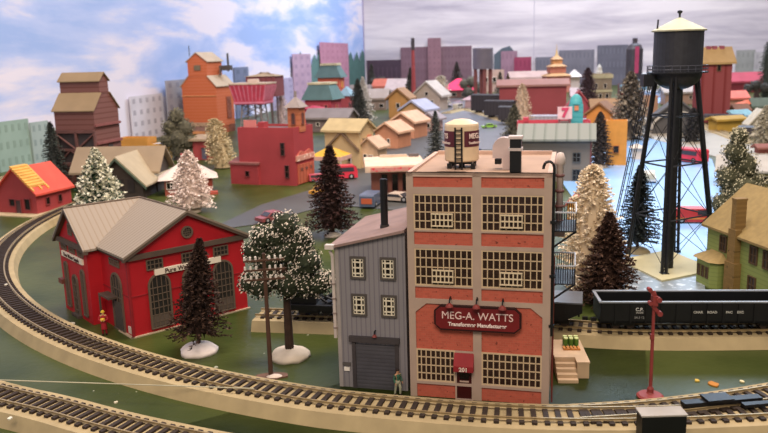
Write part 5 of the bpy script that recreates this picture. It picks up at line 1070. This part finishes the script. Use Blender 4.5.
MB().box(-.1, W + .1, -.15, -.02, h * .78, h * 1.08).build('marquee', mat('7aa4b8', .6), t); MB().box(W * .2, W * .75, -.2, -.02, h * 1.05, h * 1.30).build('sign_top', mat('98a8b0', .7, 'speck', 'c86a70', 6.0), t); MB().box(0, W * .55, -.25, -.02, h * .1, h * .7).build('red_front', mat('b82030', .6), t)
t = thing('black_drum_tower', 'black bottle shaped tower with vertical pink banner at the back', 'tower', P(633, 96)); p = P(633, 96); s = scl(p); z = zat(633, 45, p.y); zz = zat(633, 38, p.y)
MB().lathe((0, 0, 0), [(8 * s, 0), (8 * s, z - 4 * s), (6 * s, z), (2.4 * s, z + 2 * s), (2.4 * s, zz)], 20).build('drum', mat('201e24', .5), t); MB().box(-2 * s, 1.8 * s, -8.4 * s, -7.6 * s, z * .45, z * .97).build('banner', mat('b02858', .6), t)
# tall red mill right of the tower
t, W, h, D, s = bld('red_mill', 'tall dark red mill with tan roof right behind the black water tower', 729, 122, 29, 60, 24, -3, '7f2826', 'a8884e', ('x', 12), 'r', [('f', .55, .84, 4, 6, 1, 1)], frame='6a5028', ov=3)
[c for c in t.children if c.name.startswith('wall')][0].data.materials[0] = mat('842a28', .75, 'stripe', '6e2220', 2.6, axis=0)
for x in (.3, .5, .75): MB().box(W * x - .08, W * x + .08, D * .4, D * .55, h + 8 * s, h + 15 * s).build('roof_vent', mat('8a3a4a', .7), t)
MB().box(W * .55, W * .9, -.1, 0, h * .04, h * .10).build('loading_ledge', mat('b04a30', .7), t)
bld('crimson_long_shed', 'long low crimson shed at the far right back', 764, 92, 42, 12, 14, 2, '98283c', 'a83448', ('x', 6), 'r', cat='shed')
bld('salmon_roof_house', 'small house with salmon pink roof right of the red mill', 737, 106, 18, 8, 16, 0, 'c8947c', 'e0705c', ('x', 5), 'c', cat='house')
bld('orange_roof_stall', 'little stall with orange roof right of the salmon roofed house', 750, 112, 12, 8, 10, 6, 'b8a088', 'd8602c', ('hip', 4), 'c', cat='stall')
bld('sky_blue_roof_house', 'small white house with pale sky blue roof below the salmon roofed one', 743, 122, 20, 6, 16, 20, 'a8b0b0', '8cc4d4', ('x', 4), 'c', cat='house')
t, W, h, D, s = bld('mustard_shed', 'mustard yellow shed beside the sky blue roofed house', 730, 132, 30, 12, 14, 14, 'b08c1c', 'b8942a', ('x', 2), 'c', cat='shed')
boxtrain('dark_grey_coach', 'dark grey railway coach in front of the mustard shed', 704, 122, 36, 7, -32, '3a3c44')
boxtrain('black_engine', 'short black engine at the right end of the dark grey coach', 738, 136, 20, 9, -30, '1c1c20', cat='locomotive')
boxtrain('black_far_train', 'black train far back below the crimson long shed', 738, 90, 40, 11, -2, '22242a', zz=.003)
bld('white_cluster_house', 'cream house with mottled roof at the right edge above the grey roof', 760, 137, 20, 14, 14, -8, 'b8b098', 'c8c2ac', ('y', 12), 'c', [('f', .5, .4, 4, 4, 1, 1)], cat='house')
bld('brick_low_wall_house', 'low brick red hut at the right edge beside the cream house', 766, 154, 14, 6, 10, 0, '8a4030', '8a5040', ('x', 2), 'c', cat='hut')
bld('olive_house_grey_roof', 'olive house with broad pale grey roof behind the snow flecked evergreen', 752, 188, 60, 18, 46, -24, '7c7434', 'a6a49c', ('x', 10), 'c', [('f', .7, .3, 6, 7, 1, 1)], cat='house', ov=5)
conifer('white_frosted_tree', 'white frosted cone tree at the right edge above the pale grey roof', 764, 146, 106, 12, '9c967c', 'd0cab4', .5, 180, dens=12, shape=.6, wid=1.8, trunk=0)
# stone arch bridge / dark tunnel behind the tower legs
t, W, h, D, s = bld('dark_engine_shed', 'dark grey engine shed with pale arched roof edge seen through the tower legs', 676, 134, 46, 16, 12, -8, '3c3e3c', '4a4c4c', ('y', 18), 'c', ov=3, cat='shed')
a_ = MB()
for i in range(12):
    u0, u1 = PI * i / 12, PI * (i + 1) / 12; a_.prism([(W / 2 - W * .55 * math.cos(u0), -.12, h * .35 + W * .38 * math.sin(u0)), (W / 2 - W * .55 * math.cos(u1), -.12, h * .35 + W * .38 * math.sin(u1)), (W / 2 - W * .51 * math.cos(u1), -.12, h * .35 + W * .34 * math.sin(u1)), (W / 2 - W * .51 * math.cos(u0), -.12, h * .35 + W * .34 * math.sin(u0))], (0, .08, 0))
a_.build('arch_trim', mat('b8b4a8', .7), t)
conifer('black_round_fir', 'black green fir right of the dark engine shed, left of the tower leg', 692, 142, 108, 10, '161c1a', '28302c', .2, 170, dens=11, shape=.55, wid=1.8, trunk=0)
bld('tan_wall_house', 'tan brick house left of the dark engine shed behind the tower ladder', 646, 116, 22, 18, 14, -8, 'a07858', 'a89078', ('flat', 2), 'c', [('f', .3, .4, 3, 4, 1, 1), ('f', .7, .4, 3, 4, 1, 1)])
bld('tan_row_house', 'long tan row house behind the tower tank, left of the red mill', 690, 104, 50, 12, 14, 0, 'b0907c', 'a8a098', ('x', 4), 'c', [('f', .3, .4, 3, 4, 1, 1), ('f', .5, .4, 3, 4, 1, 1), ('f', .7, .4, 3, 4, 1, 1)])
bld('grey_white_hall', 'grey white hall with slanted roof left of the tower tank', 648, 90, 20, 8, 12, 6, 'a8a8a8', 'bcbcbc', ('x', 7), 'c')
bld('orange_low_house', 'orange brown low house behind the white bottle brush tree by the factory', 567, 224, 16, 20, 26, -20, 'c8861c', 'a84a38', ('y', 9), 'l', cat='house')
conifer('far_village_fir', 'small dark fir at the far back left of the magenta roof', 411, 106, 68, 8, '3a3a30', '5c5a4c', .2, 120, dens=9, shape=.8, wid=2.2, trunk=0)
conifer('far_dark_fir_pair', 'far dark fir behind the magenta roofed diner', 457, 96, 62, 8, '33322c', '4c4a42', .2, 120, dens=9, shape=.8, wid=2.2, trunk=0)
conifer('far_corner_tree', 'dark tree near the corner of the painted walls', 372, 93, 64, 6, '34382c', '54584a', .2, 110, dens=9, shape=.7, wid=2.2, trunk=0)
leafy('far_olive_bush', 'olive bush cluster between the magenta roof and the grey storage tank', 470, 100, [(464, 84, 6), (472, 82, 7), (480, 88, 6), (468, 92, 6)], '4c4a38', '74705c', .3, 1.0, 120)
conifer('far_right_tree', 'tall dark tree against the sky at the right edge of the back wall', 765, 98, 42, 7, '2c3c2c', '4a5a48', .2, 150, dens=11, shape=.3, wid=2.4, trunk=0)
bld('small_pink_car_shed', 'small pinkish shed beside the first black box car', 472, 108, 14, 8, 10, -6, 'b8989a', 'b09498', ('hip', 4), 'c', cat='shed')

bld('rose_house', 'rose pink house with pale roof at the back left of the town hall', 580, 104, 14, 9, 10, -8, 'a86a70', 'b8a8aa', ('x', 5), 'c', cat='house')
bld('blue_grey_garage', 'blue grey flat garage behind the orange barn', 590, 128, 16, 8, 10, -6, '8a98ac', 'a8b4c4', ('flat', 1), 'c', cat='garage')
bld('brown_gable_house', 'brown gabled house behind the tower ladder beside the snow dusted cone tree', 612, 128, 20, 10, 14, -14, '7a5a44', '84705c', ('x', 6), 'c', cat='house')
bld('white_trailer', 'long white trailer at the back right of the black drum tower', 655, 98, 22, 6, 8, 2, 'c0c0c4', 'cfcfd2', ('slab', 1), 'c', cat='trailer')
bld('tan_cottage', 'tan cottage with brown roof just right of the red mill foot', 742, 117, 12, 7, 10, 8, 'b89468', '8a5c40', ('x', 4), 'c', cat='house')
bld('green_roof_house', 'house with dull green roof at the right edge below the crimson shed', 762, 112, 16, 7, 10, -6, 'a89c84', '5c7060', ('x', 5), 'c', cat='house')
bld('grey_blue_store', 'grey blue store with white roof at the right edge below the green roof', 764, 124, 18, 7, 12, -4, '7c8a9a', 'b4c0c8', ('slab', 1), 'c', cat='store')
car('teal_car', 'tiny teal car right of the sky blue roofed house', 757, 118, 9, 10, '3a8a94', 'sedan')
car('white_car', 'tiny white car right of the mustard shed', 750, 128, 9, -20, 'c8ccd0', 'sedan')
car('brown_car', 'tiny brown car on the road left of the red mill', 712, 126, 9, 30, '6a4436', 'sedan')
car('silver_car', 'tiny silver car on the far road beside the first box car', 466, 122, 11, 70, 'a8a4ac', 'sedan')
leafy('dark_hedge_tree', 'dark bushy tree under the crimson long shed at the back right', 756, 100, [(748, 88, 5), (756, 85, 6), (765, 88, 6)], '2c3028', '5c6054', .2, 1.0, 120)
leafy('village_bush', 'brown green bush between the tall red chimney and the yellow house', 421, 104, [(418, 92, 5), (426, 90, 6), (423, 96, 6)], '4a4236', '7a7060', .25, 1.0, 120)
leafy('corner_bush', 'dark olive bush behind the orange house near the wall corner', 378, 94, [(374, 82, 5), (382, 81, 5)], '3a3c30', '5c5e50', .2, 1.0, 100)

# ================= BACKDROP BUILDINGS painted on the walls =================
HAZE[0] = 0.0
def onwall(px, py, back):
    o = Vector((0, 0, H)); d = P(px, py, depth=10) - o; n = ld if back else ln
    q = A1 - (ld * .01 if back else -ln * .01); t = (q - o).dot(n) / d.dot(n); return o + d * t
NF = [0]
def wmix(a, b):
    if not a: return b
    return ''.join('%02x' % int(.45 * int(a[i:i + 2], 16) + .55 * int(b[i:i + 2], 16)) for i in (0, 2, 4))
def flat(label, x0, x1, yt, col, back=False, nx=4, ny=4, win=None, poly=None, name='painted_building', cat='backdrop building', ybase=None, layer=0):
    a = onwall(x0, 100, back); b = onwall(x1, 100, back); n = -ld if back else ln; th = .04; NF[0] += 1; g_ = n * (.02 + .05 * (NF[0] % 3) + .16 * layer)
    z = onwall((x0 + x1) / 2, yt, back).z; a.z = b.z = 0; a = a + g_; b = b + g_; u = b - a; W = u.length; ya = math.atan2(u.y, u.x)
    t = thing(name, label, cat, a, ya)
    if poly: pts = [(W * x, -.0, z * y) for x, y in poly]
    else: pts = [(0, 0, 0), (W, 0, 0), (W, 0, z), (0, 0, z)]
    w = MB().prism(pts, (0, -th, 0))
    if win:
        for i in range(nx):
            for j in range(ny):
                x = W * (i + .3) / nx; zz = z * (j + .35) / ny; w.box(x, x + W * .38 / nx, -th - .006, -th + .002, zz, zz + z * .42 / ny, 1)
    w.build('panel', [mat(col, .95, 'noise', None, 1.2, .08, spec=.1), mat(wmix(win, col), .95, 'flat', spec=.1)], t)
    return t
flat('pale green row house painted on the left wall at the frame edge', -12, 22, 121, '8fa59a', nx=5, ny=3, win='75897f')
flat('grey green row house painted on the left wall, right of the frame edge house', 22, 40, 122, '9aa9a6', nx=3, ny=3, win='6f7f80')
flat('low grey houses painted behind the dark green fir', 40, 72, 127, '9fa59e', nx=5, ny=2, win='80857f')
flat('white town house painted right of the brown grain elevator', 127, 160, 95, 'c9c6ce', nx=5, ny=4, win='7f7c86')
flat('grey town house painted left of the orange grain elevator', 159, 182, 80, '999ba6', nx=3, ny=5, win='77798a', layer=1)
flat('tall blue grey tower painted right of the orange grain elevator', 235, 249, 67, '6f7890', nx=2, ny=5, win='5c6478')
flat('lilac grey block painted behind the dark red tank', 270, 300, 78, 'a39bb4', nx=4, ny=5, win='87809a')
flat('pinkish tower block painted on the wall behind the teal roofs', 292, 310, 54, 'ad93a6', nx=3, ny=6, win='8b7890')
flat('tall rose coloured office block painted above the teal roofs', 319, 347, 43, 'b07f92', nx=6, ny=9, win='a07085', layer=1)
flat('dark green tree row painted between the tower blocks', 297, 322, 52, '5c7a78', poly=[(0, 0), (1, 0), (1, .85), (.9, 1), (.8, .8), (.7, .95), (.55, .7), (.4, .9), (.3, .75), (.15, 1), (0, .8)], name='painted_trees', cat='backdrop trees')
flat('dark green tree row painted at the corner of the walls', 344, 364, 50, '4f6c68', poly=[(0, 0), (1, 0), (1, .9), (.9, 1), (.75, .7), (.6, .95), (.45, .7), (.3, .95), (.15, .8), (0, .9)], name='painted_trees', cat='backdrop trees')
flat('low dark brown warehouse painted right of the wall corner', 368, 404, 60, '4c3f4a', True, nx=8, ny=1, win='5c4c58')
flat('wide pinkish brown factory wing painted left of its tower', 402, 430, 47, '79606a', True, nx=9, ny=6, win='6a545e')
flat('tall pinkish brown factory tower painted on the back wall', 429, 442, 38, '8a6a72', True, nx=3, ny=9, win='7a5c66', layer=1)
flat('wide pinkish brown factory wing painted right of its tower', 441, 472, 46, '776068', True, nx=9, ny=6, win='68525c')
flat('dark green hill painted right of the grey storage tank', 494, 520, 46, '566068', True, poly=[(0, 0), (1, 0), (1, .55), (.85, .8), (.6, 1), (.3, .95), (0, .8)], name='painted_hill', cat='backdrop hill')
flat('crimson low building painted left of the back wall seam', 514, 531, 57, '8c4258', True, nx=4, ny=2, win='75364a', layer=1)
flat('pinkish block painted in front of the dark green hill', 501, 517, 51, '8f7280', True, nx=4, ny=3, win='7c6270', layer=1)
flat('low grey building painted right of the back wall seam', 535, 556, 57, '6a6a74', True, nx=6, ny=2, win='5c5c66')
flat('wide grey building painted behind the golden pagoda', 558, 593, 50, '6e6d76', True, nx=9, ny=3, win='5f5e68')
flat('dark grey building painted left of the black drum tower', 596, 626, 45, '5f5f69', True, nx=8, ny=3, win='74747e')
flat('olive grey mass painted right of the red mill', 733, 752, 50, '8d8f8c', True, nx=4, ny=3, win='7d7f7c')
flat('pale grey block painted at the right end of the back wall', 751, 775, 52, 'a4a2a4', True, nx=4, ny=3, win='8d8b8e')
